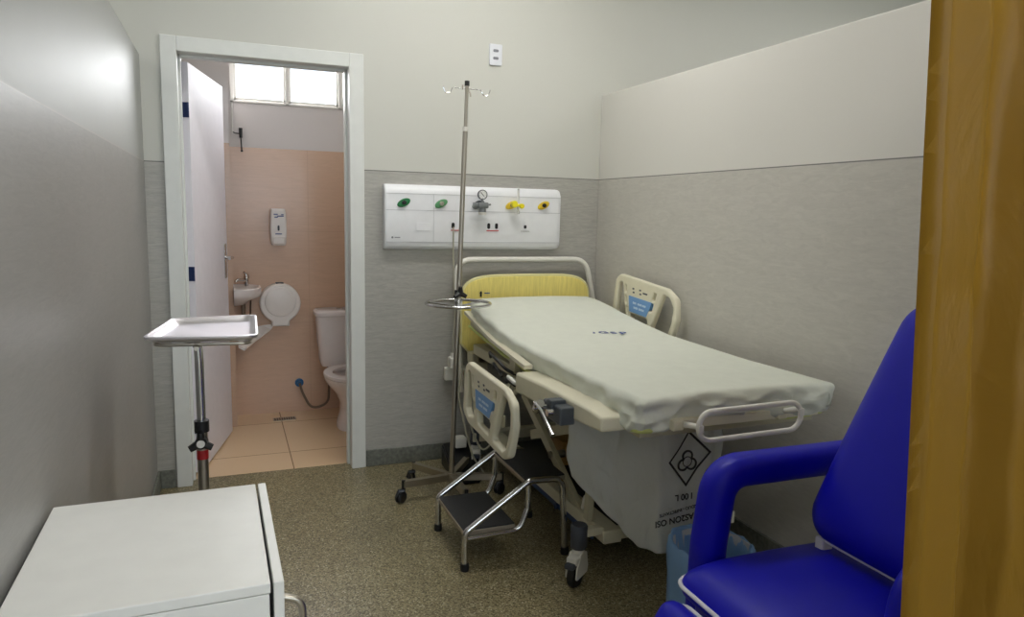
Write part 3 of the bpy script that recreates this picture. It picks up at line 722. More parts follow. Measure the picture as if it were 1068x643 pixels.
for x in (1.128, 1.326):
    for dx in (-.022, .022):
        bm = B(); addmesh(bm, plate([rrect(.016, .030, .0075)], .004, .001, frame(V(x+dx, 3.647, 1.277), V(1, 0, 0), V(0, 0, 1)))); obj('power_socket', bm, M_knob, gc)
    bm = B(); box(bm, x-.034, x+.034, 3.6455, 3.6485, 1.250, 1.2545); obj('red_line', bm, M_redp, gc, label='red line under two sockets')
bm = B(); addmesh(bm, plate([rrect(.015, .018, .005)], .004, .001, frame(V(1.515, 3.647, 1.275), V(1, 0, 0), V(0, 0, 1)))); box(bm, 1.49, 1.54, 3.6468, 3.6485, 1.2505, 1.252); obj('data_socket', bm, M_knob, gc)
bm = B(); addmesh(bm, plate([rrect(.074, .042, .004)], .003, .001, frame(V(.945, 3.647, 1.268), V(1, 0, 0), V(0, 0, 1)))); obj('blank_plate', bm, M_console, gc)
bm = B(); cyl(bm, V(.785, 3.651, 1.213), V(.785, 3.6465, 1.213), .005); box(bm, .797, .825, 3.6465, 3.649, 1.211, 1.215); obj('maker_mark', bm, M_slot, gc)
# vacuum regulator plugged in the third outlet
vr = thing('vacuum_regulator', 'grey vacuum regulator with round gauge plugged into the middle gas outlet', 'regulator', (1.25, 3.63, 1.36))
bm = B(); cyl(bm, V(1.243, 3.632, 1.389), V(1.243, 3.60, 1.389), .012); box(bm, 1.222, 1.278, 3.575, 3.615, 1.37, 1.40, .006); cyl(bm, V(1.20, 3.60, 1.385), V(1.225, 3.60, 1.385), .014); cyl(bm, V(1.278, 3.60, 1.388), V(1.296, 3.60, 1.39), .005); cyl(bm, V(1.25, 3.598, 1.37), V(1.25, 3.598, 1.350), .018, .02); cyl(bm, V(1.25, 3.6, 1.40), V(1.25, 3.605, 1.42), .007)
obj('regulator_body', bm, M_regul, vr, smooth=35)
bm = B(); lathe(bm, [(0, 0), (.024, 0), (.026, .004), (.026, .016), (.023, .018), (0.022, .015), (0, .015)], M=Matrix.Translation(V(1.251, 3.615, 1.440)) @ Matrix.Rotation(PI/2, 4, 'X')); g = obj('gauge', bm, M_darkgrey, vr, smooth=35)
bm = B(); lathe(bm, [(0, 0), (.0215, 0), (0, .0005)], M=Matrix.Translation(V(1.251, 3.5990, 1.440)) @ Matrix.Rotation(PI/2, 4, 'X')); obj('gauge_dial', bm, M_gaugeface, g)
bm = B(); tube(bm, [V(1.258, 3.598, 1.432), V(1.240, 3.598, 1.452)], .0016, 6)
for k in range(9):
    a = -PI*.75+k*PI*1.5/8+PI/2; tube(bm, [V(1.251+.018*math.cos(a), 3.5982, 1.44+.018*math.sin(a)), V(1.251+.0145*math.cos(a), 3.5982, 1.44+.0145*math.sin(a))], .0007, 5)
obj('gauge_needle', bm, M_knob, g)
bm = B(); lathe(bm, [(0, 0), (.019, 0), (.021, .012), (.017, .014), (0, .014)], M=Matrix.Translation(V(1.25, 3.598, 1.336))); obj('jar_cap', bm, M_white, vr, smooth=35)
fmr = thing('air_flowmeter', 'yellow flowmeter with clear tube plugged into the yellow outlet beside the gauge', 'flowmeter', (1.45, 3.62, 1.36))
bm = B(); cyl(bm, V(1.432, 3.634, 1.391), V(1.432, 3.60, 1.391), .010); lathe(bm, [(0, 0), (.017, .002), (.019, .01), (.017, .022), (0, .025)], M=Matrix.Translation(V(1.432, 3.615, 1.395)) @ Matrix.Rotation(PI/2, 4, 'X')); cyl(bm, V(1.432, 3.60, 1.391), V(1.462, 3.60, 1.389), .008)
obj('valve_body', bm, M_yelb, fmr, smooth=35)
bm = B(); lathe(bm, [(0, 0), (.012, 0), (.0135, .004), (.0135, .014), (.010, .018), (0, .018)], M=Matrix.Translation(V(1.468, 3.596, 1.386)) @ Matrix.Rotation(PI/2, 4, 'X')); obj('flow_knob', bm, M_yelb, fmr, smooth=35)
bm = B(); cyl(bm, V(1.456, 3.61, 1.36), V(1.456, 3.61, 1.478), .006); cyl(bm, V(1.456, 3.61, 1.345), V(1.456, 3.61, 1.362), .009); obj('flow_tube', bm, M_clear, fmr, smooth=35, label='clear upright flow tube')

# wall outlets
t = thing('wall_outlet', 'small white double power outlet high on the wall above the panel', 'outlet', (1.343, D, 2.17))
bm = B(); addmesh(bm, plate([rrect(.070, .108, .006)], .010, .002, frame(V(1.343, 3.695, 2.170), V(1, 0, 0), V(0, 0, 1)))); obj('cover_plate', bm, M_plate, t, smooth=30)
for dz in (.020, -.018):
    bm = B(); addmesh(bm, plate([rrect(.030, .014, .006)], .004, .001, frame(V(1.343, 3.690, 2.17+dz), V(1, 0, 0), V(0, 0, 1)))); obj('socket', bm, M_slot, t)
t = thing('cable_outlet_box', 'beige surface outlet box with plug on the wall behind the IV stand', 'outlet', (1.13, D, .44))
bm = B(); box(bm, 1.075, 1.195, 3.655, 3.70, .445, .515, .005); obj('box_body', bm, M_cream, t)
bm = B(); box(bm, 1.092, 1.118, 3.62, 3.68, .515, .575, .006); cyl(bm, V(1.105, 3.64, .575), V(1.105, 3.64, .60), .008); obj('plug', bm, M_cream, t)
bm = B(); cyl(bm, V(1.178, 3.655, .48), V(1.178, 3.650, .48), .01); obj('switch', bm, M_redp, t)
# cables hanging from the panel and the box
bm = B(); tube(bm, fillet([V(1.106, 3.64, 1.27), V(1.10, 3.62, 1.12), V(1.115, 3.63, .80), V(1.105, 3.64, .60)], .08, 8), .0035, 8)
o = obj('power_cable', bm, M_cable, None, smooth=True); tag(o, 'thin beige cable running down the wall from the gas panel', 'cable')
bm = B(); tube(bm, fillet([V(1.16, 3.64, .50), V(1.10, 3.50, .40), V(1.12, 3.44, .24), V(1.15, 3.40, .10), V(1.20, 3.36, .02)], .1, 8), .005, 8)
tube(bm, fillet([V(1.175, 3.64, .50), V(1.14, 3.50, .36), V(1.16, 3.44, .22), V(1.19, 3.36, .12), V(1.25, 3.30, .24)], .08, 8), .005, 8)
o = obj('bed_cable', bm, M_cable, None, smooth=True); tag(o, 'pair of beige cables looping from the outlet box down to the bed base', 'cable')
# black pedal unit on the floor near the bed head
t = thing('floor_pedal', 'black wedge-shaped floor pedal with pale connector behind the IV stand', 'pedal', (1.08, 3.46, 0))
bm = B()
pts = [V(1.02, 3.28, 0), V(1.16, 3.28, 0), V(1.16, 3.28, .03), V(1.02, 3.28, .02), V(1.04, 3.60, 0), V(1.18, 3.60, 0), V(1.18, 3.60, .13), V(1.04, 3.60, .12)]
vs = [bm.verts.new(p) for p in pts]
for f in ((0, 1, 2, 3), (4, 5, 6, 7), (0, 1, 5, 4), (3, 2, 6, 7), (0, 3, 7, 4), (1, 2, 6, 5)): bm.faces.new([vs[i] for i in f])
bmesh.ops.recalc_face_normals(bm, faces=bm.faces); bmesh.ops.bevel(bm, geom=bm.edges[:], offset=.008, segments=2, affect='EDGES')
obj('pedal_body', bm, M_knob, t)
bm = B(); box(bm, 1.09, 1.15, 3.50, 3.56, .115, .17, .006); obj('connector', bm, M_cream, t)

# ================================================================== IV STAND
iv = thing('iv_stand', 'tall steel IV pole on castors with a ring handle standing beside the bed', 'IV stand', (.985, 3.2, 0))
P0, P1 = V(.975, 3.20, .075), V(1.040, 3.235, 1.925)
def onp(z): return P0.lerp(P1, (z-P0.z)/(P1.z-P0.z))
bm = B(); tube(bm, [P0, onp(1.08)], .0125, 16); obj('outer_tube', bm, M_steel, iv, smooth=40)
bm = B(); tube(bm, [onp(.96), onp(1.72)], .0115, 16); tube(bm, [onp(1.70), onp(1.92)], .008, 14); obj('inner_tube', bm, M_steel, iv, smooth=40)
bm = B(); tube(bm, [onp(1.715), onp(1.735)], .013, 16); obj('collar', bm, M_cream, iv, smooth=40)
bm = B(); tube(bm, [onp(1.918), onp(1.94)], .0115, 14); obj('pole_cap', bm, M_knob, iv, smooth=35, label='black pole cap')
bm = B(); tube(bm, [onp(.955), onp(.985)], .021, 16)
for k in range(3):
    a = k*2*PI/3+PI/2; c = onp(.972); tube(bm, [c+V(0, -.02, 0), c+V(.034*math.cos(a), -.03, .034*math.sin(a)*.9)], [.014, .009], 10)
obj('clamp_knob', bm, M_knob, iv, smooth=35, label='black three-lobed clamp knob')
for s in (-1, 1):
    c = onp(1.905); bm = B()
    tube(bm, fillet([c, c+V(s*.07, 0, .001), c+V(s*.078, 0, -.022), c+V(s*.100, 0, -.026), c+V(s*.112, 0, -.002), c+V(s*.112, 0, .004)], .014, 5), .0022, 8)
    obj('hook', bm, M_chrome, iv, smooth=True)
bm = B(); c = onp(1.905); tube(bm, [c+V(-.02, 0, .016), c+V(-.02, 0, -.005)], .004, 8); obj('hook_pin', bm, M_steel, iv); bm = B(); tube(bm, [c+V(.01, 0, -.005), c+V(.014, -.008, -.02), c+V(.016, -.008, -.035)], .004, 8); obj('hook_pin', bm, M_steel, iv)
bm = B(); c = onp(.922)
tube(bm, [c+V(.150*math.cos(2*PI*k/48), .150*math.sin(2*PI*k/48), 0) for k in range(48)], .0075, 10, closed=True)
for k in range(3): a = k*2*PI/3+.4; tube(bm, [c+V(.012*math.cos(a), .012*math.sin(a), -.012), c+V(.15*math.cos(a), .15*math.sin(a), -.002)], .005, 8)
tube(bm, [onp(.895), onp(.945)], .019, 16)
obj('ring_handle', bm, M_chrome, iv, smooth=40)
for k, (x, y) in enumerate(((.733, 3.165), (.838, 3.395), (1.115, 3.395), (1.205, 3.12), (.975, 2.965))):
    e = V(x, y, .09); hub = V(.975, 3.20, .085)
    bm = B(); bar(bm, hub, e, .0, .0) if False else tube(bm, [hub, e], 1, section=[(-.015, -.014), (.015, -.014), (.015, .014), (-.015, .014)], upv=(0, 0, 1)); leg = obj('leg', bm, M_steeld, iv)
    bm = B(); cyl(bm, e+V(0, 0, .018), V(x, y, .05), .009); 
    for s in (-.011, .011): lathe(bm, [(0, -.006), (.020, -.006), (.026, -.003), (.028, 0), (.026, .003), (.020, .006), (0, .006)], M=Matrix.Translation(V(x-.012, y, .029)) @ Matrix.Rotation(.6+k, 4, 'Z') @ Matrix.Translation(V(0, s, 0)) @ Matrix.Rotation(PI/2, 4, 'X'), seg=24)
    tube(bm, [V(x-.03, y, .03), V(x-.02, y, .058), V(x+.005, y, .058)], .011, 8)
    obj('castor', bm, M_knob, leg, smooth=35)
bm = B(); cyl(bm, V(.975, 3.20, .065), V(.975, 3.20, .105), .024); obj('hub', bm, M_steeld, iv, smooth=40)

# ================================================================== STEP STOOL
st = thing('step_stool', 'two-step steel stool with black rubber treads standing beside the bed', 'step stool', (1.0, 2.64, 0))
yn, yf = 2.46, 2.83
for y in (yn, yf):
    bm = B(); tube(bm, fillet([V(.806, y, .02), V(.806, y, .150), V(1.065, y, .322), V(1.205, y, .318), V(1.226, y, .02)], [0, .035, .03, .05, 0], 8), .0125, 14); obj('side_tube', bm, M_chrome, st, smooth=40)
    bm = B(); tube(bm, fillet([V(.808, y, .125), V(1.03, y, .130), V(1.060, y, .215), V(1.060, y, .31)], [0, .05, .04, 0], 8), .0105, 14); obj('brace_tube', bm, M_chrome, st, smooth=40)
    for x in (.806, 1.226):
        bm = B(); lathe(bm, [(0, 0), (.016, 0), (.017, .01), (.0155, .028), (0, .028)], M=Matrix.Translation(V(x, y, 0)), seg=18); obj('rubber_foot', bm, M_dark, st, smooth=35)
for x0, x1, z in ((.803, 1.015, .152), (1.050, 1.225, .325)):
    bm = B(); box(bm, x0, x1, yn+.013, yf-.013, z-.022, z-.004, .003); tr = obj('step', bm, M_steeld, st)
    bm = B(); box(bm, x0+.002, x1-.002, yn+.015, yf-.015, z-.004, z+.002, .002); obj('tread', bm, M_mat, tr, label='black ribbed rubber tread')

# ================================================================== INSTRUMENT TRAY STAND
ts = thing('instrument_tray_stand', 'chrome pole stand carrying a shallow steel tray in front of the bathroom door', 'tray stand', (-.085, 2.28, 0))
# tray: rounded trapezoid pan
tc = [V(-.220, 2.115, 0), V(.074, 2.085, 0), V(.085, 2.505, 0), V(-.168, 2.475, 0)]
def inset(pts, d):
    c = sum(pts, V(0, 0, 0))/4; return [p+(c-p).normalized()*d*1.35 for p in pts]
def loop(pts, r, z): return [V(p.x, p.y, z) for p in fillet(pts, r, 6, True)]
bm = B(); loops = [loop(inset(tc, .002), .035, .990), loop(tc, .035, .994), loop(inset(tc, .0), .035, .999), loop(inset(tc, .008), .032, 1.0), loop(inset(tc, .012), .03, .997), loop(inset(tc, .024), .03, .984), loop(inset(tc, .034), .028, .982)]
loops = [loop(inset(tc, .03), .03, .979), loop(inset(tc, .02), .03, .981), loop(inset(tc, .009), .03, .992)]+loops
rv = [[bm.verts.new(p) for p in l] for l in loops]
for a, b in zip(rv, rv[1:]):
    n = len(a)
    for k in range(n): bm.faces.new((a[k], a[(k+1) % n], b[(k+1) % n], b[k]))
bm.faces.new(rv[0]); bm.faces.new(rv[-1]); bmesh.ops.recalc_face_normals(bm, faces=bm.faces)
obj('tray', bm, M_traysteel, ts, smooth=50)
bm = B(); fr = loop(inset(tc, .028), .03, .9725); tube(bm, fr, .005, 8, closed=True); tube(bm, fillet([V(-.085, 2.09, .968), V(-.085, 2.28, .968), V(-.085, 2.47, .968)], .0), .006, 8)
obj('tray_holder', bm, M_steel, ts, smooth=True)
bm = B(); tube(bm, fillet([V(-.085, 2.28, .64), V(-.086, 2.28, .90), V(-.088, 2.28, .955), V(-.135, 2.30, .966), V(-.16, 2.30, .966)], [0, .1, .04, .02, 0], 8), .0125, 14); obj('upper_pole', bm, M_chrome, ts, smooth=40)
bm = B(); cyl(bm, V(-.085, 2.28, .08), V(-.085, 2.28, .70), .0155); obj('lower_pole', bm, M_steel, ts, smooth=40)
bm = B(); cyl(bm, V(-.085, 2.28, .682), V(-.085, 2.28, .716), .021); obj('collar', bm, M_knob, ts, smooth=40)
bm = B(); kc = V(-.088, 2.252, .655); cyl(bm, V(-.085, 2.27, .655), kc+V(0, -.01, 0), .018)
for k in range(3):
    a = PI/2+k*2*PI/3; tube(bm, [kc, kc+V(.036*math.cos(a), -.004, .032*math.sin(a))], [.014, .010], 10)
o = obj('clamp_knob', bm, M_knob, ts, smooth=35)
bm = B(); cyl(bm, kc+V(0, -.012, 0), kc+V(0, -.015, 0), .0115); obj('knob_cap', bm, M_white, o)
bm = B(); cyl(bm, V(-.085, 2.28, .598), V(-.085, 2.28, .626), .0165); obj('red_band', bm, M_red, ts, smooth=40)
for s, nm in ((-1, 0), (1, 1)):
    bm = B(); tube(bm, [V(-.085+s*.0, 2.28, .085), V(-.085+s*.16, 2.16, .07), V(-.085+s*.16, 1.98, .07)], .012, 10); leg = obj('leg', bm, M_steel, ts, smooth=40)
    bm = B(); lathe(bm, [(0, -.01), (.022, -.01), (.025, 0), (.022, .01), (0, .01)], M=Matrix.Translation(V(-.085+s*.16, 1.98, .025)) @ Matrix.Rotation(PI/2, 4, 'X')); cyl(bm, V(-.085+s*.16, 1.98, .03), V(-.085+s*.16, 1.98, .06), .008); obj('castor', bm, M_knob, leg)
bm = B(); tube(bm, [V(-.085, 2.28, .085), V(-.085, 2.50, .07)], .012, 10); leg = obj('leg', bm, M_steel, ts, smooth=40)
bm = B(); lathe(bm, [(0, -.01), (.022, -.01), (.025, 0), (.022, .01), (0, .01)], M=Matrix.Translation(V(-.085, 2.50, .025)) @ Matrix.Rotation(PI/2, 4, 'X')); cyl(bm, V(-.085, 2.5, .03), V(-.085, 2.5, .06), .008); obj('castor', bm, M_knob, leg)

# ================================================================== BEDSIDE CABINET
cb = thing('bedside_cabinet', 'white laminate bedside cabinet against the left wall in the foreground', 'cabinet', (-.13, 1.35, 0))
CT = .762; M0 = Matrix.Translation(V(-.13, 1.35, 0)) @ Matrix.Rotation(.015, 4, 'Z') @ Matrix.Translation(V(.13, -1.35, 0))
bm = B(); box(bm, -.326, .046, 1.130, 1.575, CT-.018, CT, .002, M=M0); obj('cabinet_top', bm, M_cabinet, cb)
bm = B(); box(bm, -.326, .044, 1.1305, 1.1485, .09, CT-.019, .001, M=M0); obj('side_panel', bm, M_cabinet, cb)
bm = B(); box(bm, -.326, .044, 1.5565, 1.5745, .09, CT-.019, .001, M=M0); obj('side_panel', bm, M_cabinet, cb)
bm = B(); box(bm, -.326, .044, 1.149, 1.556, .09, .108, M=M0); box(bm, -.326, -.316, 1.149, 1.556, .108, CT-.019, M=M0); obj('carcass', bm, M_cabinet, cb)
for nm, z0, z1, hz in (('drawer_front', .575, CT+.0, .665), ('door_front', .095, .570, .40)):
    bm = B(); box(bm, .0505, .0665, 1.130, 1.575, z0, z1, .0015, M=M0); p = obj(nm, bm, M_cabinet, cb)
    bm = B()
    if nm == 'drawer_front': tube(bm, fillet([V(.064, 1.18, .712), V(.100, 1.18, .70), V(.104, 1.18, .62), V(.064, 1.18, .60)], .035, 8), .0065, 10)
    else: tube(bm, fillet([V(.064, 1.18, hz+.06), V(.094, 1.18, hz+.05), V(.094, 1.18, hz-.07), V(.064, 1.18, hz-.08)], .025, 6), .0055, 10)
    obj('handle', bm, M_steel, p, smooth=True)
for x in (-.29, .01):
    for y in (1.17, 1.54):
        bm = B(); cyl(bm, V(x, y, .06), V(x, y, .09), .012); lathe(bm, [(0, -.011), (.024, -.011), (.028, 0), (.024, .011), (0, .011)], M=Matrix.Translation(V(x, y, .028)) @ Matrix.Rotation(PI/2, 4, 'X')); box(bm, x-.012, x+.012, y-.016, y+.016, .03, .062, .003); obj('castor', bm, M_knob, cb)

# ================================================================== RECLINER
ch = thing('recliner_chair', 'royal blue vinyl reclining armchair with white piping at the right', 'armchair', (1.3, 1.18, 0))
# seat cushion
def fseat(p):
    x, y = p.x, p.y
    dome = .022*(1-(x/.27)**2)*(1-(y/.26)**2) if p.z > 0 else 0
    drop = -.015*max(0, (-x-.12)/.14)**2
    return V(x, y, p.z+dome+drop)
SM = Matrix.Translation(V(1.295, 1.175, .458)) @ Matrix.Rotation(-.02, 4, 'Z')
bm = B(); puff(bm, .56, .50, .075, .05, 28, M=SM, f=fseat); seat = obj('seat', bm, M_blue, ch, smooth='all')
bm = B(); pts = [SM @ V(x, y, -.010) for x, y in rrect(.564, .504, .05, 6)]; tube(bm, pts, .0055, 8, closed=True); obj('piping', bm, M_piping, seat, smooth=True, label='white piping round the seat')
bm = B(); box(bm, 1.06, 1.54, .95, 1.40, .36, .415, .015); obj('seat_base', bm, M_blue, ch, smooth=35)
# backrest: local x across (world y), local y up along the back
bu = V(.453, 0, .891).normalized()
BM = frame(V(1.420, 1.165, .528), V(0, -1, 0), bu)      # local z = x cross y points to the front
def fback(p):
    y = p.y; t = (y+.35)/.70
    wx = 1.03-.08*max(0, (t-.30)/.70)**1.3-.03*max(0, .12-t)/.12
    return V(p.x*wx, y, p.z+(.018*(1-(p.x/.25)**2) if p.z > 0 else 0))
BMc = BM @ Matrix.Translation(V(0, .34, 0))
bm = B(); puff(bm, .48, .68, .10, .08, 28, M=BMc, f=fback); back = obj('backrest', bm, M_blue, ch, smooth='all')
pp = []
for x, y in rrect(.482, .682, .085, 8):
    q = fback(V(x, y, -.0)); pp.append(BMc @ V(q.x, q.y, .004))
sg = BMc @ V(0, 0, 1)
bm = B(); tube(bm, pp, .005, 8, closed=True); obj('piping', bm, M_piping, back, smooth=True, label='white piping round the backrest')
for yy in (1.335, .99):
    bm = B(); box(bm, 1.405, 1.44, yy, yy+.03, .44, .535, .006); obj('back_hinge', bm, M_piping, ch)
# arms
sec = rrect(.082, .095, .036, 5)
for y in (1.475, .885):
    path = fillet([V(1.150, y, .30), V(1.155, y, .50), V(1.178, y, .694), V(1.64, y, .690)], [0, .05, .08, 0], 10)
    bm = B(); tube(bm, path, 1, section=[(b, a) for a, b in sec], upv=(0, 1, 0)); obj('armrest', bm, M_blue, ch, smooth=50)
    bm = B(); tube(bm, [V(1.60, y, .66), V(1.62, y, .36), V(1.30, y, .33)], .015, 10); obj('arm_support', bm, M_steeld, ch, smooth=40)
# leg rest
LMt = frame(V(.985, 1.16, .415), V(0, -1, 0), V(.55, 0, .84))
bm = B(); puff(bm, .46, .36, .075, .036, 22, M=LMt @ Matrix.Translation(V(0, -.165, .0)), f=lambda p: V(p.x, p.y, p.z+(.012*(1-(p.x/.24)**2) if p.z > 0 else 0))); lr = obj('leg_rest', bm, M_blue, ch, smooth='all')
bm = B(); tube(bm, [LMt @ V(x, y-.165, -.012) for x, y in rrect(.464, .364, .06, 6)], .0055, 8, closed=True); obj('piping', bm, M_piping, lr, smooth=True, label='white piping round the leg rest')
bm = B()
for y in (1.0, 1.35):
    tube(bm, fillet([V(1.06, y, .015), V(1.62, y, .015), V(1.5, y, .36)], .04), .015, 12); tube(bm, [V(1.1, y, .015), V(1.35, y, .37)], .013, 10)
tube(bm, [V(1.2, 1.0, .03), V(1.2, 1.35, .03)], .012, 10); tube(bm, [V(1.5, 1.0, .35), V(1.5, 1.35, .35)], .012, 10)
obj('base_frame', bm, M_steeld, ch, smooth=40)

# ================================================================== WASTE BIN
bn = thing('waste_bin', 'round waste bin lined with a pale blue bag behind the recliner', 'bin', (1.378, 1.745, 0))
BC = V(1.378, 1.745, 0)
bm = B(); lathe(bm, [(0, 0), (.098, 0), (.102, .006), (.120, .336), (.124, .340), (.118, .340), (.098, .012), (0, .012)], M=Matrix.Translation(BC), seg=40); obj('bin_body', bm, M_binbody, bn, smooth=35)
def liner():
    bm = B(); seg = 72; rows = []
    prof = [(.085, .03), (.098, .10), (.108, .20), (.114, .30), (.119, .346), (.124, .352), (.130, .346), (.134, .31), (.133, .275), (.132, .258)]
    prof2 = [(.132, .258), (.126, .235), (.122, .12), (.114, .03)]
    for pi_, (r, z) in enumerate(prof+prof2[1:]):
        row = []
        for k in range(seg):
            a = 2*PI*k/seg; n = noise.noise(V(math.cos(a)*3.2, math.sin(a)*3.2, z*7+pi_*.2)); n2 = noise.noise(V(math.cos(a)*8, math.sin(a)*8, z*10))
            rr = r+(.006*n+.004*n2)*(1 if pi_ > 5 else -.6)+(.003 if pi_ > 9 else 0); zz = z+.016*n+(.004*n2)
            row.append(bm.verts.new(BC+V(rr*math.cos(a), rr*math.sin(a), zz)))
        rows.append(row)
    for a, b in zip(rows, rows[1:]):
        for k in range(seg): bm.faces.new((a[k], a[(k+1) % seg], b[(k+1) % seg], b[k]))
    return bm
obj('bin_liner', liner(), M_liner, bn, smooth='all', label='pale blue plastic liner folded over the rim')

# ================================================================== CURTAIN
def curtain():
    bm = B(); nv = 60; rows = []
    path = fillet([V(.0, .0, 0), V(.055, .012, 0), V(.118, -.004, 0), V(.140, .05, 0), V(.225, .075, 0), V(.27, .02, 0), V(.36, .0, 0), V(.42, .06, 0), V(.50, .06, 0), V(.55, .02, 0), V(.66, 0, 0), V(.70, .05, 0), V(.80, .05, 0)], [0, .03, .018, .04, .04, .03, .03, .03, .03, .03, .03, .03, 0], 8)
    for j in range(nv+1):
        z = .30+(2.45-.30)*j/nv; row = []
        x0 = .926-.063*(z-1.2)
        for i, p in enumerate(path):
            s = p.x
            # the lean dies out away from the leading edge
            x = x0+s+.25*s*(z-1.2)*.35
            y = .742+p.y*(1+.25*noise.noise(V(s*3, z*1.1, 0)))
            if i < 2: y += .004
            amp = min(1, s/.13)
            y += amp*(.010*noise.noise(V(s*9, z*5, 5))+.006*noise.noise(V(s*20, z*14, 9)))
            row.append(bm.verts.new((x, y, z)))
        rows.append(row)
    for a, b in zip(rows, rows[1:]):
        for i in range(len(path)-1): bm.faces.new((a[i], a[i+1], b[i+1], b[i]))
    bmesh.ops.solidify(bm, geom=bm.faces[:], thickness=.0015)
    return bm
cu = thing('privacy_curtain', 'mustard yellow vinyl privacy curtain hanging in the right foreground', 'curtain', (1.25, .72, .3))
obj('curtain_panel', curtain(), M_curtain, cu, smooth='all')
bm = B(); cyl(bm, V(-.43, .70, 2.50), V(2.1, .70, 2.50), .012)
for x in (-.40, 2.05): cyl(bm, V(x, .70, 2.5), V(x, .70, ZC), .008)
obj('curtain_rail', bm, M_white, cu, smooth=40)
bm = B()
for k in range(8): x = .89+k*.1; tube(bm, [V(x+.018*math.cos(a), .70, 2.49+.03*math.sin(a)) for a in [2*PI*q/16 for q in range(16)]], .002, 6, closed=True)
obj('curtain_rings', bm, M_steel, cu, smooth=True)

# ================================================================== BATHROOM FITTINGS
# toilet
tl = thing('toilet', 'white porcelain toilet with tank behind the bathroom door frame', 'toilet', (.70, 4.6, 0))
tx = .705
def loft(bm, secs, seg=32, cap=True):
    """secs: list of (cx, cy, z, rx, ry, power)"""
    rows = []
    for cx, cy, z, rx, ry, pw in secs:
        row = []
        for k in range(seg):
            a = 2*PI*k/seg; c, s_ = math.cos(a), math.sin(a)
            row.append(bm.verts.new((cx+rx*math.copysign(abs(c)**pw, c), cy+ry*math.copysign(abs(s_)**pw, s_), z)))
        rows.append(row)
    for a, b in zip(rows, rows[1:]):
        for k in range(seg): bm.faces.new((a[k], a[(k+1) % seg], b[(k+1) % seg], b[k]))
    if cap: bm.faces.new(list(reversed(rows[0]))); bm.faces.new(rows[-1])
    return bm
bm = B(); loft(bm, [(tx, 4.765, .335, .150, .075, .35), (tx, 4.765, .36, .160, .085, .35), (tx, 4.765, .50, .172, .09, .35), (tx, 4.765, .665, .182, .095, .35)], 40); tk = obj('tank', bm, M_porc, tl, smooth=40)
bm = B(); loft(bm, [(tx, 4.765, .665, .186, .099, .3), (tx, 4.765, .668, .192, .104, .3), (tx, 4.765, .69, .192, .104, .3), (tx, 4.765, .702, .180, .094, .35)], 40); lid = obj('tank_lid', bm, M_porc, tk, smooth=40)
bm = B(); cyl(bm, V(tx-.03, 4.76, .70), V(tx-.03, 4.76, .710), .022); obj('flush_button', bm, M_chrome, lid, smooth=35)
bm = B(); loft(bm, [(tx, 4.45, 0.0, .095, .13, .8), (tx, 4.45, .03, .095, .13, .8), (tx, 4.47, .08, .075, .12, .85), (tx, 4.48, .15, .07, .12, .9), (tx, 4.46, .22, .10, .15, .95), (tx, 4.44, .28, .15, .20, 1), (tx, 4.43, .315, .17, .225, 1), (tx, 4.43, .33, .172, .228, 1), (tx, 4.43, .333, .150, .20, 1), (tx, 4.43, .31, .13, .175, 1), (tx, 4.44, .24, .09, .12, 1), (tx, 4.46, .20, .04, .05, 1)], 40); obj('bowl', bm, M_porc, tl, smooth=50)
bm = B(); box(bm, tx-.11, tx+.11, 4.60, 4.80, .25, .335, .02, 3); obj('tank_shelf', bm, M_porc, tl, smooth=35)
def annulus(bm, cx, cy, z0, z1, ro, ri, k=1.32, seg=40):
    out = [(cx+ro*math.cos(2*PI*i/seg), cy+ro*k*math.sin(2*PI*i/seg)) for i in range(seg)]
    inn = [(cx+ri*math.cos(2*PI*i/seg), cy+ri*k*math.sin(2*PI*i/seg)) for i in range(seg)]
    return addmesh(bm, plate([out, inn], z1-z0, .006, Matrix.Translation(V(0, 0, (z0+z1)/2)), 3))
bm = B(); annulus(bm, tx, 4.43, .334, .356, .176, .118); obj('seat', bm, M_porc, tl, smooth=50)
# valve and hose
t = thing('water_valve_hose', 'blue wall valve with a braided hose looping to the toilet', 'hose', (.42, 4.9, .19))
bm = B(); lathe(bm, [(0, 0), (.028, 0), (.028, .008), (.014, .012), (.014, .04), (0, .04)], M=Matrix.Translation(V(.425, 4.9, .195)) @ Matrix.Rotation(PI/2, 4, 'X')); obj('valve', bm, M_bluev, t, smooth=35)
bm = B(); tube(bm, fillet([V(.425, 4.86, .195), V(.435, 4.80, .15), V(.49, 4.78, .035), V(.60, 4.78, .07), V(.605, 4.78, .20), V(.60, 4.78, .36)], .07, 8), .008, 10); obj('hose', bm, M_hose, t, smooth=True)
# floor drain
bm = B(); box(bm, .245, .385, 4.69, 4.76, .0, .004, .001)
dr = obj('floor_drain', bm, M_steeld, None); tag(dr, 'small rectangular metal drain grate in the bathroom floor', 'drain')
bm = B()
for k in range(9): box(bm, .254+k*.0145, .260+k*.0145, 4.70, 4.75, .0041, .0050)
obj('grate_slots', bm, M_knob, dr)
